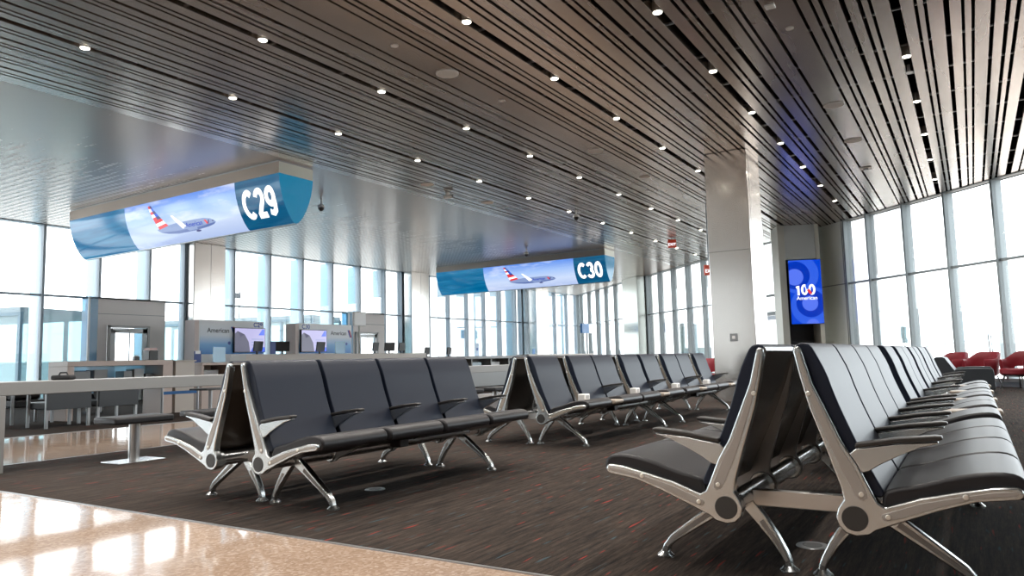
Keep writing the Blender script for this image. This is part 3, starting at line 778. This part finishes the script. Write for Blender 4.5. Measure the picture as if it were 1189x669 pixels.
    for y_ in stations:
        MB().box(-.20, .20, y_ - .018, y_ + .018, .265, .335).build('cross_bar', mat('satin_bar', (.62, .61, .59), .35, .9), t, .004)
    # cable box and tray under the seats
    MB().box(.42, .52, Lr * .42, Lr * .42 + .10, .30, .385).build('cable_box', BLACKP, t, .006)
    MB().tube([(.47, Lr * .42 + .1, .335), (.47, Lr * .8, .335)], .022, 12).build('cable_tray', GREYMETAL, t)
    return t
GB = 'double-sided waiting benches'
bench('navy four-seat double-sided bench with silver end frame beside the polished tile', -4.13, 3.14, 'SSSS', (0, 1, 2, 3, 4), GB)
bench('double-sided bench with beige tables between seats, just behind the navy four-seater', -4.13, 6.73, 'STSSTS', (3, 6), GB, BRONZE)
bench('double-sided bench with small tables ending in front of the broad steel column', -4.13, 9.74, 'STSSTS', (3, 6), GB, BRONZE)
bench('largest double-sided bench, black hub caps and joining bar facing the viewer', -.66, 3.05, 'SSSS', (0, 1, 2, 3, 4), GB)
bench('double-sided bench directly behind the largest one, pale reflections on its seats', -.66, 5.88, 'STSSTS', (0, 3, 6), GB, BRONZE)
bench('double-sided bench next to the black sofa, partly hidden by the bench before it', -.66, 8.86, 'STSSTS', (0, 3, 6), GB, BRONZE)
# floor boxes in the carpet
def floor_box(l_, x, y):
    t = thing('floor_box', l_, 'floor box', (x, y, 0), 0, 'round floor boxes'); MB().tube([(0, 0, 0), (0, 0, .004)], [.075, .072], 32).build('lid', GREYMETAL, t); MB().cyl((0, 0, .004), (0, 0, .0055), .045, 24).build('insert', DARKSTEEL, t)
floor_box('round grey floor box in the carpet in front of the navy bench', -3.79, 4.09)
floor_box('round grey floor box in the carpet under the largest bench', -.72, 3.80)

# ------------------------------------------------------------------ work counters with fixed stools
def long_table(l_, x0, x1, y0, y1, zt, th, lw, m_, grp):
    xc, yc = (x0 + x1) / 2, (y0 + y1) / 2
    t = thing('work_table', l_, 'table', (xc, yc, 0), 0, grp); hx, hy = (x1 - x0) / 2, (y1 - y0) / 2
    MB().box(-hx, hx, -hy, hy, zt - th, zt).build('tabletop', m_, t, .006)
    for s in (-1, 1):
        a, b = (-hy, -hy + lw) if s < 0 else (hy - lw, hy)
        MB().box(-hx, hx, a, b, 0, zt - th).build('leg', m_, t, .006)
    return t
long_table('long grey slab table in front of the tiled aisle, near its leg', -8.2, -7.6, 3.08, 8.45, .83, .125, .20, COUNTER, 'slab tables')
long_table('second grey slab table seen between the navy bench and the next one', -8.2, -7.6, 8.55, 14.2, .83, .125, .20, COUNTER, 'slab tables')
STL = ['black-topped stool on a square steel plate under the grey slab table', 'black-topped stool just left of the navy bench end', 'stool hidden behind the navy bench, first of the hidden ones', 'stool behind the middle of the navy bench', 'stool behind the third navy backrest',
       'stool behind the far end of the navy bench', 'stool seen in the gap before the bench with tables', 'stool at the far slab table beside a bench frame', 'farthest stool along the slab tables']
p = None
for k in (0, 1, 6, 7, 8):
    y_ = 4.30 + .93 * k
    if k >= 6: y_ += .1
    if p is None:
        t = thing('stool', STL[k], 'stool', (-7.24, y_, 0), 0, 'black stools at the slab tables')
        MB().box(-.17, .17, -.24, .24, 0, .012).build('base_plate', STEEL_TUBE, t, .003)
        MB().cyl((0, 0, .012), (0, 0, .39), .052, 28).build('pedestal', brushed('pedestal_steel', (.6, .6, .6), .3), t)
        MB().box(-.20, .20, -.31, .31, .385, .455).build('seat', BLACKLEATHER, t, .022, 4)
        p = t
    else:
        c = copy_tree(p); c.location = (-7.24, y_, 0); c['label'] = STL[k]
# things lying on the near slab table
t = thing('handbag', 'small dark bag on the near slab table', 'bag', (-7.95, 3.95, .83), .3); MB().box(-.12, .12, -.05, .05, 0, .05).build('body', BLACKLEATHER, t, .02, 3); MB().tube([(-.06, 0, .045), (-.04, 0, .075), (.04, 0, .075), (.06, 0, .045)], .008, 8).build('handle', BLACKP, t)

# dark lounge chairs past the aisle
def lounge(l_, x, y, rz, first=[]):
    if not first:
        t = thing('lounge_chair', l_, 'chair', (x, y, 0), rz, 'dark lounge chairs past the tiled aisle')
        # faces +x, 0.66 wide
        for sx in (-.30, .30):
            for sy in (-.33, .33): MB().box(sx - .022, sx + .022, sy - .022, sy + .022, 0, .60).build('leg', GREYMETAL, t, .004)
        MB().box(-.30, .34, -.30, .30, .30, .42).build('seat', BLACKLEATHER, t, .02, 3)
        MB().box(-.36, -.30, -.345, .345, .30, .74).build('back_panel', DARKPANEL, t, .006)
        MB().box(-.30, -.17, -.30, .30, .40, .72).build('back_cushion', BLACKLEATHER, t, .03, 3)
        for s in (-1, 1): MB().box(-.32, .32, s * .33 - .03, s * .33 + .03, .56, .60).build('armrest', GREYMETAL, t, .006)
        MB().tube([(-.06, -.24, .52), (-.06, .24, .52)], .085, 16).build('bolster', vinyl('bolster_leather', (.055, .05, .05), .4), t)
        first.append(t); return t
    c = copy_tree(first[0]); c.location = (x, y, 0); c.rotation_euler = (0, 0, rz); c['label'] = l_; return c
lounge('dark lounge chair whose blue-grey back panel shows, right one of the pair', -13.0, 7.22, PI)
lounge('dark lounge chair whose blue-grey back panel shows, left one of the pair', -13.0, 6.40, PI)
lounge('dark lounge chair with bolster showing, beside the slab table leg', -14.6, 5.7, 0)
lounge('dark lounge chair with bolster showing, next to the blue-grey back panels', -14.6, 6.6, 0)
lounge('dark lounge chair farther back by the window wall', -16.6, 8.6, 0)
t = thing('cafe_table', 'black-topped pedestal table past the aisle, behind the navy bench end', 'table', (-12.5, 8.92, 0)); MB().cyl((0, 0, 0), (0, 0, .015), .22, 28).build('base', GREYMETAL, t); MB().cyl((0, 0, .015), (0, 0, .49), .035, 16).build('pedestal', GREYMETAL, t); MB().box(-.27, .27, -.27, .27, .49, .525).build('tabletop', BLACKP, t, .006)
# blue belt barrier
t = thing('belt_barrier', 'short barrier with a blue belt behind the slab table', 'barrier', (-13.2, 8.75, 0)); 
for s in (-.38, .38):
    MB().cyl((0, s, .01), (0, s, .55), .025, 14).build('post', GREYMETAL, t); MB().cyl((0, s, 0), (0, s, .012), .13, 24).build('base', GREYMETAL, t)
MB().box(-.004, .004, -.37, .37, .42, .48).build('belt', mat('blue_belt', (.02, .11, .30), .6), t)

# ------------------------------------------------------------------ gate counters
def counter(name, l_, x0, x1, y0, y1, zt, m_, grp=None, recess=None, top=.05):
    xc, yc = (x0 + x1) / 2, (y0 + y1) / 2; t = thing(name, l_, 'counter', (xc, yc, 0), 0, grp); hx, hy = (x1 - x0) / 2, (y1 - y0) / 2
    MB().box(-hx, hx, -hy, hy, zt - top, zt).build('countertop', m_, t, .006)
    if recess:
        za, zb = recess
        MB().box(-hx + .02, hx - .02, -hy + .02, hy - .02, 0, za).build('body', m_, t, .006)
        MB().box(-hx + .02, -hx + .06, -hy + .02, hy - .02, za, zt - top).build('back_panel', m_, t)
        n = max(2, int(round((y1 - y0) / 1.2)))
        for k in range(n + 1):
            yy = -hy + .04 + (2 * hy - .08) * k / n; MB().box(-hx + .06, hx - .02, yy - .03, yy + .03, za, zt - top).build('divider', m_, t)
        for k in range(n):
            ya = -hy + .04 + (2 * hy - .08) * (k + .25) / n; yb = -hy + .04 + (2 * hy - .08) * (k + .75) / n
            MB().box(-hx + .07, hx - .25, ya, yb, za, za + (zt - top - za) * .55).build('shelf_box', (GREYPL, BLACKP, ACRYL)[k % 3], t, .005)
    else:
        MB().box(-hx + .03, hx - .03, -hy + .03, hy - .03, 0, zt - top).build('body', m_, t, .006)
    return t
# slender pinkish frame table
t = thing('frame_counter', 'pinkish frame counter past the aisle, open underneath, left of the gate desk', 'counter', (-14.5, 8.1, 0))
MB().box(-.35, .35, -1.0, 1.1, 1.0, 1.10).build('countertop', COUNTERP, t, .006)
MB().box(-.35, .35, -1.0, -.88, 0, 1.0).build('leg', COUNTERP, t, .006); MB().box(-.35, .35, .88, 1.1, 0, 1.0).build('leg', COUNTERP, t, .006)
MB().box(-.30, -.28, -.88, .88, .55, 1.0).build('rear_screen', ACRYL, t)
MB().box(-.28, .25, -.88, .88, .60, .63).build('shelf', GREYPL, t, .003)
for k, (a, b, h, m_) in enumerate(((-.80, -.45, .28, DARKSTEEL), (-.38, -.12, .30, COUNTER), (.20, .38, .26, DARKSTEEL), (.42, .62, .30, GREYPL), (.66, .84, .2, DARKSTEEL))): MB().box(-.2, .1, a, b, .63, .63 + h).build('storage_box', m_, t, .006)
counter('bin_cabinet', 'pale beige cabinet between the frame counter and the gate desk', -14.85, -14.15, 9.25, 9.75, 1.09, COUNTERB, top=.03)
counter('gate_desk', 'pinkish gate desk with open recess in front of the C29 wall', -15.1, -14.3, 9.98, 11.55, 1.03, COUNTERP, None, (.73, .95), .06)
counter('gate_desk', 'long beige gate desk running behind the navy bench backs', -15.6, -15.0, 11.68, 18.62, 1.215, COUNTERB, top=.15)
counter('gate_desk', 'grey gate desk with recesses seen between the two benches', -15.6, -15.0, 18.72, 24.9, 1.09, COUNTER, None, (.72, .98), .10)
counter('gate_desk', 'far low desk along the glass behind the bench with tables', -15.6, -15.0, 25.1, 31.0, 1.13, COUNTERB, top=.12)
# back walls of the gates
def back_wall(num, l_, y0, y1, xf, mirror):
    t = thing('gate_back_wall', l_, 'partition', (xf, (y0 + y1) / 2, 0)); hy = (y1 - y0) / 2
    MB().box(-.45, 0, -hy, hy, 0, 2.28).build('panel', mat('gate_wall_panel', (.84, .83, .81), .4), t, .006)
    MB().box(-.45, .004, -hy - .14, -hy, 0, 2.27).build('end_post', mat('pinkish_post', (.72, .58, .53), .4), t, .006)
    m_ = mat('printed_blue_fade', (.5, .5, .5), .35); n = NT(m_)
    if not n.n.get('fade'):
        c_ = n.add('ShaderNodeTexCoord'); c_.name = 'fade'; sp = n.add('ShaderNodeSeparateXYZ'); n.link(c_, 'Object', sp, 0)
        mr = n.add('ShaderNodeMapRange'); n.link(sp, 2, mr, 0); mr.inputs[1].default_value = 1.3; mr.inputs[2].default_value = 2.28
        r = n.ramp(mr, 0, [(.0, (.03, .22, .62)), (.28, (.18, .46, .80)), (.55, (.74, .78, .84)), (1., (.84, .83, .82))]); n.link(r, 0, n.b, 'Base Color')
    MB().box(0, .006, -hy + .03, hy - .02, 1.30, 2.25).build('graphic', m_, t)
    def g(off): return lambda u, v: (.0065 + off, u, v)
    if not mirror:
        tx, mx, nx = -hy + .75, hy - .56, hy - .22
    else:
        tx, mx, nx = hy - .50, -hy + .60, -hy + .30
    mapped('lettering', text_geo('American', .19, .003), lambda u, v: g(.001)(tx - .12 + u, 1.98 + v), INK, t)
    for a, m2 in ((0, INKBLUE), (.055, INKRED)): mapped('emblem', [[(tx + .30 + a, 2.10), (tx + .36 + a, 2.10), (tx + .46 + a, 1.84), (tx + .40 + a, 1.84)]], g(.001), m2, t)
    mapped('emblem', [circ(tx + .25, 1.62, .05, 16)], g(.001), INKBLUE, t)
    mapped('lettering', text_geo(num, .20, .004), lambda u, v: g(.001)(nx + u, 2.17 + v), INKBLUE, t)
    # information monitor
    s = thing('wall_monitor', 'lavender information monitor on the %s gate wall' % num, 'monitor', (xf + .01, (y0 + y1) / 2 + mx, 1.70))
    MB().box(0, .07, -.56, .56, -.36, .38).build('casing', BLACKP, s, .006)
    h = lambda off: (lambda u, v: (.0705 + off, u, v))
    mapped('display', [[(-.54, -.34), (.54, -.34), (.54, .36), (-.54, .36)]], h(.0005), E_LAV, s)
    mapped('display_artwork', [[(-.54, -.34), (.0, -.34), (-.05, -.05), (-.2, .18), (-.35, .1), (-.45, .28), (-.54, .2)]], h(.001), E_GREYP, s)
    mapped('display_artwork', [[(.30, .16), (.52, .16), (.52, .34), (.44, .34)]], h(.001), E_LBLUE, s)
    mapped('display_artwork', [[(.02, -.34), (.54, -.34), (.54, -.20), (.10, -.20)]], h(.001), E_MBLUE, s)
    for k in range(3): mapped('display_artwork', [[(.05, .03 - k * .09), (.48, .03 - k * .09), (.48, .05 - k * .09), (.05, .05 - k * .09)]], h(.001), E_SILV, s)
back_wall('C29', 'grey to blue gate wall marked C29 beside the pinkish post', 12.80, 15.04, -18.5, False)
back_wall('C30', 'grey to blue gate wall marked C30 left of the second boarding door', 16.42, 18.81, -18.5, True)
# boarding door vestibules
def vestibule(i, l_, y0, y1, dy0, dy1):
    v = MB(); v.box(-21.08, -21.0, y0 + .25, dy0, 0, 3.0); v.box(-21.08, -21.0, dy1, y1, 0, 3.0); v.box(-21.08, -21.0, dy0, dy1, 2.2, 3.0)
    v.box(XL + .02, -21.08, y1 - .06, y1, 0, 3.0); v.box(XL + .02, -21.08, y0 + .25, y0 + .31, 0, 3.0); v.box(XL + .02, -21.0, y0, y1, 2.95, 3.0)
    t = struct(v.build('wall_left', TAUPE, None, smooth=0))
    MB().box(-21.003, -20.995, y0 + .25, y1, 2.52, 2.532).build('panel_seam', DARKSTEEL, t, smooth=0)
    MB().box(XL + .02, -21.0, y0, y0 + .25, 0, 3.0).build('side_pane', BLUEG, t, smooth=0)
    MB().box(-21.03, -20.98, y0 - .02, y0 + .03, 0, 3.0).build('corner_post', WHITE, t)
    d = MB(); d.box(-21.0, -20.93, dy0, dy0 + .07, 0, 2.2); d.box(-21.0, -20.93, dy1 - .07, dy1, 0, 2.2); d.box(-21.0, -20.93, dy0, dy1, 2.13, 2.2)
    o = struct(d.build('door_%d' % i, mat('door_frame_grey', (.5, .47, .45), .4), None, .004))
    l = MB(); a, b = dy0 + .08, dy1 - .08
    l.box(-20.98, -20.94, a, a + .14, .02, 2.12); l.box(-20.98, -20.94, b - .14, b, .02, 2.12); l.box(-20.98, -20.94, a, b, 1.98, 2.12); l.box(-20.98, -20.94, a, b, .02, .35)
    lf = l.build('door_leaf', WHITE, o, .004)
    mapped('pane', [[(a + .12, .33), (b - .12, .33), (b - .12, 2.0), (a + .12, 2.0)]], lambda u, v: (-20.965, u, v), GLASS, lf)
    MB().box(-20.945, -20.92, (a + b) / 2 - .015, (a + b) / 2 + .015, .35, 1.98).build('door_bar', GREYMETAL, lf)
    MB().box(-20.94, -20.88, a + .02, a + .5, 2.06, 2.12).build('door_closer', GREYMETAL, lf, .004)
    return t
vestibule(2, '', 11.06, 13.36, 11.58, 12.84); vestibule(3, '', 21.2, 23.3, 21.55, 22.85)
# monitors and stands on the desks
def desk_monitor(l_, x, y, z, rz, w=.36, h=.26, grp='black desk monitors', first={}):
    key = (w, h)
    if key not in first:
        t = thing('desk_monitor', l_, 'monitor', (x, y, z), rz, grp)
        MB().box(-.09, .09, -.09, .09, 0, .012).build('base', BLACKP, t, .003); MB().box(-.02, .02, -.02, .02, .012, .2).build('stand', BLACKP, t)
        q = MB().box(-.02, .02, -w / 2, w / 2, .08, .08 + h).build('screen_housing', BLACKP, t, .006); q.rotation_euler = (0, .15, 0)
        first[key] = t; return t
    c = copy_tree(first[key]); c.location = (x, y, z); c.rotation_euler = (0, 0, rz); c['label'] = l_
ZD = 1.215
for l_, y_, rz_ in (('black monitor on the long beige desk below the C29 wall monitor', 12.25, .3), ('black monitor tilted at the right end of the C29 gate wall', 13.05, -.5), ('black monitor left of the white stand under the C30 wall', 14.35, .2),
                    ('black monitor beside the white signpost pole, left side', 16.55, .3), ('black monitor beside the signpost pole, right side', 17.2, -.3), ('black monitor in front of the second boarding door', 17.75, .2)):
    desk_monitor(l_, -15.32, y_, ZD, rz_)
for l_, y_ in (('small black monitor on the grey desk just right of the beige desk', 19.0), ('small black monitor on the grey desk above the last navy backrest', 20.2)): desk_monitor(l_, -15.3, y_, 1.09, .15, .28, .24)
def stand(l_, x, y, z, w, h, m_, cat='sign stand', name='acrylic_stand'):
    t = thing(name, l_, cat, (x, y, z), .1); MB().box(-.06, .06, -w / 2, w / 2, 0, .01).build('base', ACRYL, t); MB().box(-.008, .008, -w / 2, w / 2, .01, h).build('sheet', m_, t); return t
stand('clear blue acrylic stand on the desk in front of the C29 wall', -14.9, 10.85, 1.03, .36, .36, ACRYL)
stand('clear acrylic stand on the beige desk in front of the C30 wall', -15.2, 15.0, ZD, .42, .34, ACRYL)
t = stand('small dark blue card stand with white top on C29 desk', -14.7, 10.15, 1.03, .18, .26, mat('blue_card', (.02, .05, .22), .5)); MB().box(-.007, .009, -.07, .07, .2, .27).build('card', WHITEP, t)
stand('small blue card stand beside the C29 wall monitor', -15.2, 12.65, ZD, .18, .33, mat('blue_card', (.02, .05, .22), .5))
t = stand('white and blue card stand on the grey desk left of the steel columns', -15.25, 21.85, 1.09, .26, .46, mat('pale_blue_card', (.55, .70, .88), .4)); MB().box(-.007, .0095, -.05, .07, .2, .3).build('print', mat('blue_print', (.08, .16, .45), .5), t)
stand('little blue card on the far desk behind the bench with tables', -15.25, 25.9, 1.13, .25, .22, mat('blue_card2', (.12, .30, .62), .5))
t = thing('ticket_printer', 'small dark box with white top on the frame counter', 'printer', (-14.4, 8.85, 1.10)); MB().box(-.12, .12, -.1, .1, 0, .2).build('body', BLACKP, t, .01); MB().box(-.1, .1, -.08, .08, .2, .25).build('paper', mat('pale_red_paper', (.75, .55, .52), .6), t)
t = thing('card_reader', 'tiny black reader next to the dark box on the frame counter', 'card reader', (-14.4, 8.55, 1.10)); MB().box(-.05, .05, -.05, .05, 0, .08).build('body', BLACKP, t, .01); MB().box(-.03, .03, -.03, .03, .08, .1).build('keypad', GREYPL, t)
# signposts
t = thing('signpost', 'white square signboard on a pole beside the C30 gate wall', 'sign', (-15.95, 16.55, 0))
MB().cyl((0, 0, 0), (0, 0, .02), .2, 24).build('base', GREYMETAL, t); MB().cyl((0, 0, .02), (0, 0, 2.2), .03, 14).build('pole', mat('pole_cream', (.6, .58, .52), .4), t); MB().box(-.04, .04, -.27, .27, 2.08, 2.52).build('signboard', WHITEP, t, .03, 3)
t = thing('signpost', 'blue and grey sign on a tall pole near the far corner', 'sign', (-17.5, 35.4, 0))
MB().cyl((0, 0, 0), (0, 0, .02), .25, 24).build('base', GREYMETAL, t); MB().cyl((0, 0, .02), (0, 0, 2.3), .05, 14).build('pole', GREYMETAL, t); MB().box(-.06, .06, -.65, .15, 2.25, 2.75).build('signboard', mat('sign_blue', (.02, .16, .42), .4), t, .006); MB().box(-.06, .06, .15, .9, 2.25, 2.75).build('signboard', GREYMETAL, t, .006)
# notices on the steel column by the C29 wall
t = thing('notice_board', 'grey notice panel with dark labels on column left of C29 wall', 'notice board', (-20.93, 14.27, 0)); 
t.location = (-21.2, 14.268, 1.75); MB().box(-.17, .17, -.02, 0, -.35, .55).build('panel', mat('notice_grey', (.5, .47, .45), .4), t, .004)
for z_ in (-.30, .08): MB().box(-.12, .02, -.026, -.02, z_, z_ + .06).build('label_strip', INK, t)

# ------------------------------------------------------------------ seating by the right glass wall
def sofa():
    t = thing('lounge_sofa', 'black sided sofa with grey back at the end of the bench row', 'sofa', (-.2, 17.0, 0))
    arm = chaikin([(-.16, .12), (-.16, .50), (-.10, .535), (.46, .535), (.51, .50), (.51, .12)], 1)
    for y_ in (0, 1.72): MB().prism(arm, 'y', y_, y_ + .12).build('armrest', DARKPANEL, t, .015, 3)
    MB().prism([(-.50, .12), (-.50, .72), (-.47, .765), (-.36, .77), (-.30, .74), (-.10, .42), (-.10, .12)], 'y', 0.0, .05).build('side_panel', DARKPANEL, t, .01, 2)
    MB().prism([(-.50, .2), (-.48, .74), (-.38, .77), (-.30, .74), (-.10, .42), (-.14, .25)], 'y', .06, 1.72).build('backrest', NAVY, t, .02, 3)
    MB().box(-.14, .48, .13, 1.71, .24, .42).build('seat', SEATV, t, .03, 3)
    for x_ in (-.42, .45):
        for y_ in (.06, 1.78): MB().cyl((x_, y_, 0), (x_, y_, .13), .02, 12).build('leg', GREYMETAL, t)
sofa()
def tub(l_, x, y, rz, first=[]):
    if first:
        c = copy_tree(first[0]); c.location = (x, y, 0); c.rotation_euler = (0, 0, rz); c['label'] = l_; return c
    t = thing('tub_chair', l_, 'chair', (x, y, 0), rz, 'red leather tub chairs')
    # faces -y ; a band of leather wraps round from arm to arm
    vs, fs = [], []; N = 36
    for i in range(N + 1):
        a = math.radians(-128 + 256 * i / N); k = abs(a) / math.radians(128)
        top = .84 - .17 * (max(0, min(1, (k - .30) / .45)) ** 2 * (3 - 2 * max(0, min(1, (k - .30) / .45))))
        bot = .30 if k > .62 else .30 + .20 * (1 - max(0, (k - .45) / .17)) if k > .45 else .50
        flare = 1 + .06 * (1 - k)
        for r, z in ((.36, bot), (.385 * flare, (bot + top) / 2), (.39 * flare, top - .03), (.365 * flare, top), (.335 * flare, top - .03), (.325, (bot + top) / 2), (.315, bot)):
            vs.append((math.sin(a) * r, math.cos(a) * r * .95, z))
    for i in range(N):
        for j in range(7): fs.append((i * 7 + j, i * 7 + (j + 1) % 7, (i + 1) * 7 + (j + 1) % 7, (i + 1) * 7 + j))
    fs += [list(range(7)), [N * 7 + j for j in range(7)][::-1]]
    MB().add(vs, fs).build('backrest', RED, t, smooth=60)
    MB().prism(chaikin_closed([(-.32, -.33), (.32, -.33), (.34, .05), (.25, .30), (-.25, .30), (-.34, .05)], 2), 'z', .32, .46).build('seat', RED, t, .035, 3)
    MB().prism(chaikin_closed([(-.27, -.27), (.27, -.27), (.28, .05), (.2, .24), (-.2, .24), (-.28, .05)], 2), 'z', .28, .325).build('seat_frame', DARKSTEEL, t)
    for sx in (-1, 1):
        for sy in (-1, 1): MB().tube([(sx * .22, sy * .2, .29), (sx * .29, sy * .27, 0)], [.016, .011], 10).build('leg', DARKSTEEL, t)
    first.append(t); return t
tub('red tub chair half hidden behind the black sofa back', -.50, 20.7, -.80)
tub('red tub chair just right of the black sofa, before a pale window mullion', .12, 20.2, -.75)
tub('red tub chair on thin legs at the right edge, leftmost of the edge pair', .84, 19.75, -.80)
tub('red tub chair cut by the right edge of the photo', 1.62, 18.9, -.85)
tub('red tub chair glimpsed beside the broad steel column, past the bench', -5.35, 18.0, .4)

# ------------------------------------------------------------------ outside
struct(MB().box(-160, 160, -60, 200, -5.2, -5.0).build('ground', mat('apron_concrete', (.62, .63, .62), .8), smooth=0))
def jet_bridge(l_, x, y, lx, ly, z0, z1, rz, grp='jet bridges outside the left glass'):
    t = thing('jet_bridge', l_, 'jet bridge', (x, y, -5.0), rz, grp); z0 += 5; z1 += 5
    MB().box(-lx, 0, -ly / 2, ly / 2, z0, z1).build('tunnel', TEALG, t)
    MB().box(-lx, 0, -ly / 2 - .02, ly / 2 + .02, z1, z1 + .15).build('roof', mat('bridge_roof', (.16, .21, .23), .5), t); MB().box(-lx, 0, -ly / 2 - .02, ly / 2 + .02, z0 - .25, z0).build('floor_deck', mat('bridge_deck', (.08, .13, .15), .5), t)
    f = MB(); n = int(lx / 1.5)
    for k in range(n + 1): 
        for s in (-1, 1): f.box(-lx + k * lx / n - .05, -lx + k * lx / n + .05, s * ly / 2 - .05, s * ly / 2 + .05, z0, z1)
    for q in (z0, z1 - .1):
        for s in (-1, 1): f.box(-lx, 0, s * ly / 2 - .05, s * ly / 2 + .05, q, q + .1)
    f.box(-lx - .05, -lx + .05, -ly / 2, ly / 2, z0, z0 + .1); f.box(-.05, .05, -ly / 2, ly / 2, z0, z0 + .1)
    f.build('frame', mat('bridge_frame', (.08, .14, .18), .5), t)
    MB().cyl((-lx * .7, 0, 0), (-lx * .7, 0, z0 - .25), .4, 16).build('support', mat('bridge_support', (.4, .45, .48), .5), t)
jet_bridge('teal glazed jet bridge outside the window left of first boarding door', -23.6, 11.7, 12, 3.0, -.2, 2.65, .30)
jet_bridge('teal glazed jet bridge outside near the second boarding door', -24.0, 22.9, 9, 2.4, -.2, 2.9, .30)
def building(l_, x, y, w, d, h, m_, rz=0):
    t = thing('terminal_building', l_, 'building', (x, y, -5), rz, 'distant buildings outside'); MB().box(-w / 2, w / 2, -d / 2, d / 2, 0, h).build('wall', m_, t)
    f = MB(); n = 6
    for k in range(n): f.box(-w / 2 - .05, w / 2 + .05, -d / 2 - .05, d / 2 + .05, h * (k + .5) / n, h * (k + .62) / n)
    f.build('window_band', mat('far_glazing', (.10, .15, .16), .3), t); MB().box(-w / 2 - .1, w / 2 + .1, -d / 2 - .1, d / 2 + .1, h, h + .3).build('roof', mat('far_roof', (.15, .17, .17), .6), t)
GT = mat('far_green_grey', (.12, .16, .15), .6)
building('pale green-grey tower block seen through the slanting glass', -18.85, 55.0, .85, 1.5, 8.1, GT); building('lower green-grey block beside the tower', -17.75, 55.0, .6, 1.5, 8.0, GT)
building('pale far terminal along the left horizon', -120, 75, 20, 90, 7, mat('far_pale', (.20, .22, .23), .7))
t = thing('lamp_post', 'thin lamp post outside above the C29 gate wall', 'lamp post', (-36.5, 27.9, -5)); MB().tube([(0, 0, 0), (0, 0, 10.4)], [.07, .04], 10).build('pole', DARKPANEL, t); MB().box(-.15, .15, -.42, .0, 9.95, 10.25).build('lamp_head', DARKPANEL, t, .02)
t = thing('storage_tank', 'white cylindrical tank outside behind the red chairs', 'tank', (2.85, 90.0, -5)); MB().tube([(0, 0, 0), (0, 0, 7.6), (0, 0, 7.75)], [.56, .56, .40], 32).build('body', mat('tank_white', (.17, .19, .195), .5), t); MB().tube([(0, 0, 7.55), (0, 0, 7.68)], .60, 32).build('rim', GREYMETAL, t)
t = thing('floodlight_mast', 'slanting mast outside left of the white tank', 'mast', (1.42, 90.0, -5)); MB().tube([(.15, 0, 0), (-.05, 0, 7.4)], .08, 10).build('pole', mat('mast_grey', (.09, .10, .105), .5), t); MB().tube([(.38, 0, 0), (.18, 0, 7.3)], .06, 10).build('pole', mat('mast_grey', (.09, .10, .105), .5), t)
t = thing('windsock_mast', 'small dark equipment box on a thin mast outside', 'mast', (-6.3, 90.0, -5)); MB().cyl((0, 0, 0), (0, 0, 7.9), .05, 10).build('pole', mat('mast_pale', (.18, .19, .19), .5), t); MB().box(-.28, .28, -.2, .2, 7.2, 8.5).build('equipment_box', mat('mast_box', (.07, .08, .08), .6), t, .05); MB().box(-.2, .35, -.1, .1, 6.7, 7.2).build('bracket', mat('mast_box', (.07, .08, .08), .6), t, .03)
t = thing('boom_pipe', 'long thin pipe outside sloping up behind the red chairs', 'pipe', (0, 90, -5)); MB().tube([(-4.6, 0, 6.2), (1.15, 0, 6.95)], .06, 10).build('pipe', mat('pipe_grey', (.13, .14, .14), .5), t); MB().cyl((-4.5, 0, 0), (-4.5, 0, 6.2), .06, 10).build('support', mat('pipe_grey', (.13, .14, .14), .5), t)

# ------------------------------------------------------------------ light
w = bpy.data.worlds.new('World'); SC.world = w; w.use_nodes = True
nt = w.node_tree; bg = nt.nodes['Background']; bg.inputs[0].default_value = (.96, .985, 1., 1); bg.inputs[1].default_value = 2.4
def spot(x, y):
    l = bpy.data.lights.new('downlight_fill_beam', 'SPOT'); l.energy = 72; l.color = (1, .94, .87); l.spot_size = math.radians(128); l.spot_blend = .5; l.shadow_soft_size = .08
    o = bpy.data.objects.new('downlight_fill_beam', l); COL.objects.link(o); o.location = (x, y, ZC - .13)
for xx, ys, dy, nn, desc in ROWS:
    for k in range(-5, nn): spot(xx, ys + k * dy)  # negative k has no fitting: extra beams added out of view as fill

# ------------------------------------------------------------------ camera
cam = bpy.data.cameras.new('camera'); co = bpy.data.objects.new('camera', cam); COL.objects.link(co); SC.camera = co
yaw, pitch, roll = -.559512, .0982011, -.0248595
fw = Vector((math.sin(yaw) * math.cos(pitch), math.cos(yaw) * math.cos(pitch), math.sin(pitch)))
r0 = Vector((math.cos(yaw), -math.sin(yaw), 0)); u0 = r0.cross(fw)
r = r0 * math.cos(roll) + u0 * math.sin(roll); u = -r0 * math.sin(roll) + u0 * math.cos(roll)
mw = Matrix((r, u, -fw)).transposed().to_4x4(); mw.translation = Vector((0, 0, .92)); co.matrix_world = mw
cam.sensor_fit = 'HORIZONTAL'; cam.sensor_width = 36; cam.lens = 848.392 / 1189 * 36; cam.clip_start = .05; cam.clip_end = 500

SC.view_settings.view_transform = 'Standard'; SC.view_settings.look = 'None'; SC.view_settings.gamma = 1; SC.view_settings.use_curve_mapping = False
SC.view_settings.exposure = EXPOSURE
SC.cycles.use_denoising = True
SC.cycles.max_bounces = 10; SC.cycles.diffuse_bounces = 5; SC.cycles.glossy_bounces = 5; SC.cycles.transparent_max_bounces = 16
SC.cycles.sample_clamp_indirect = 8.; SC.cycles.caustics_reflective = False; SC.cycles.caustics_refractive = False
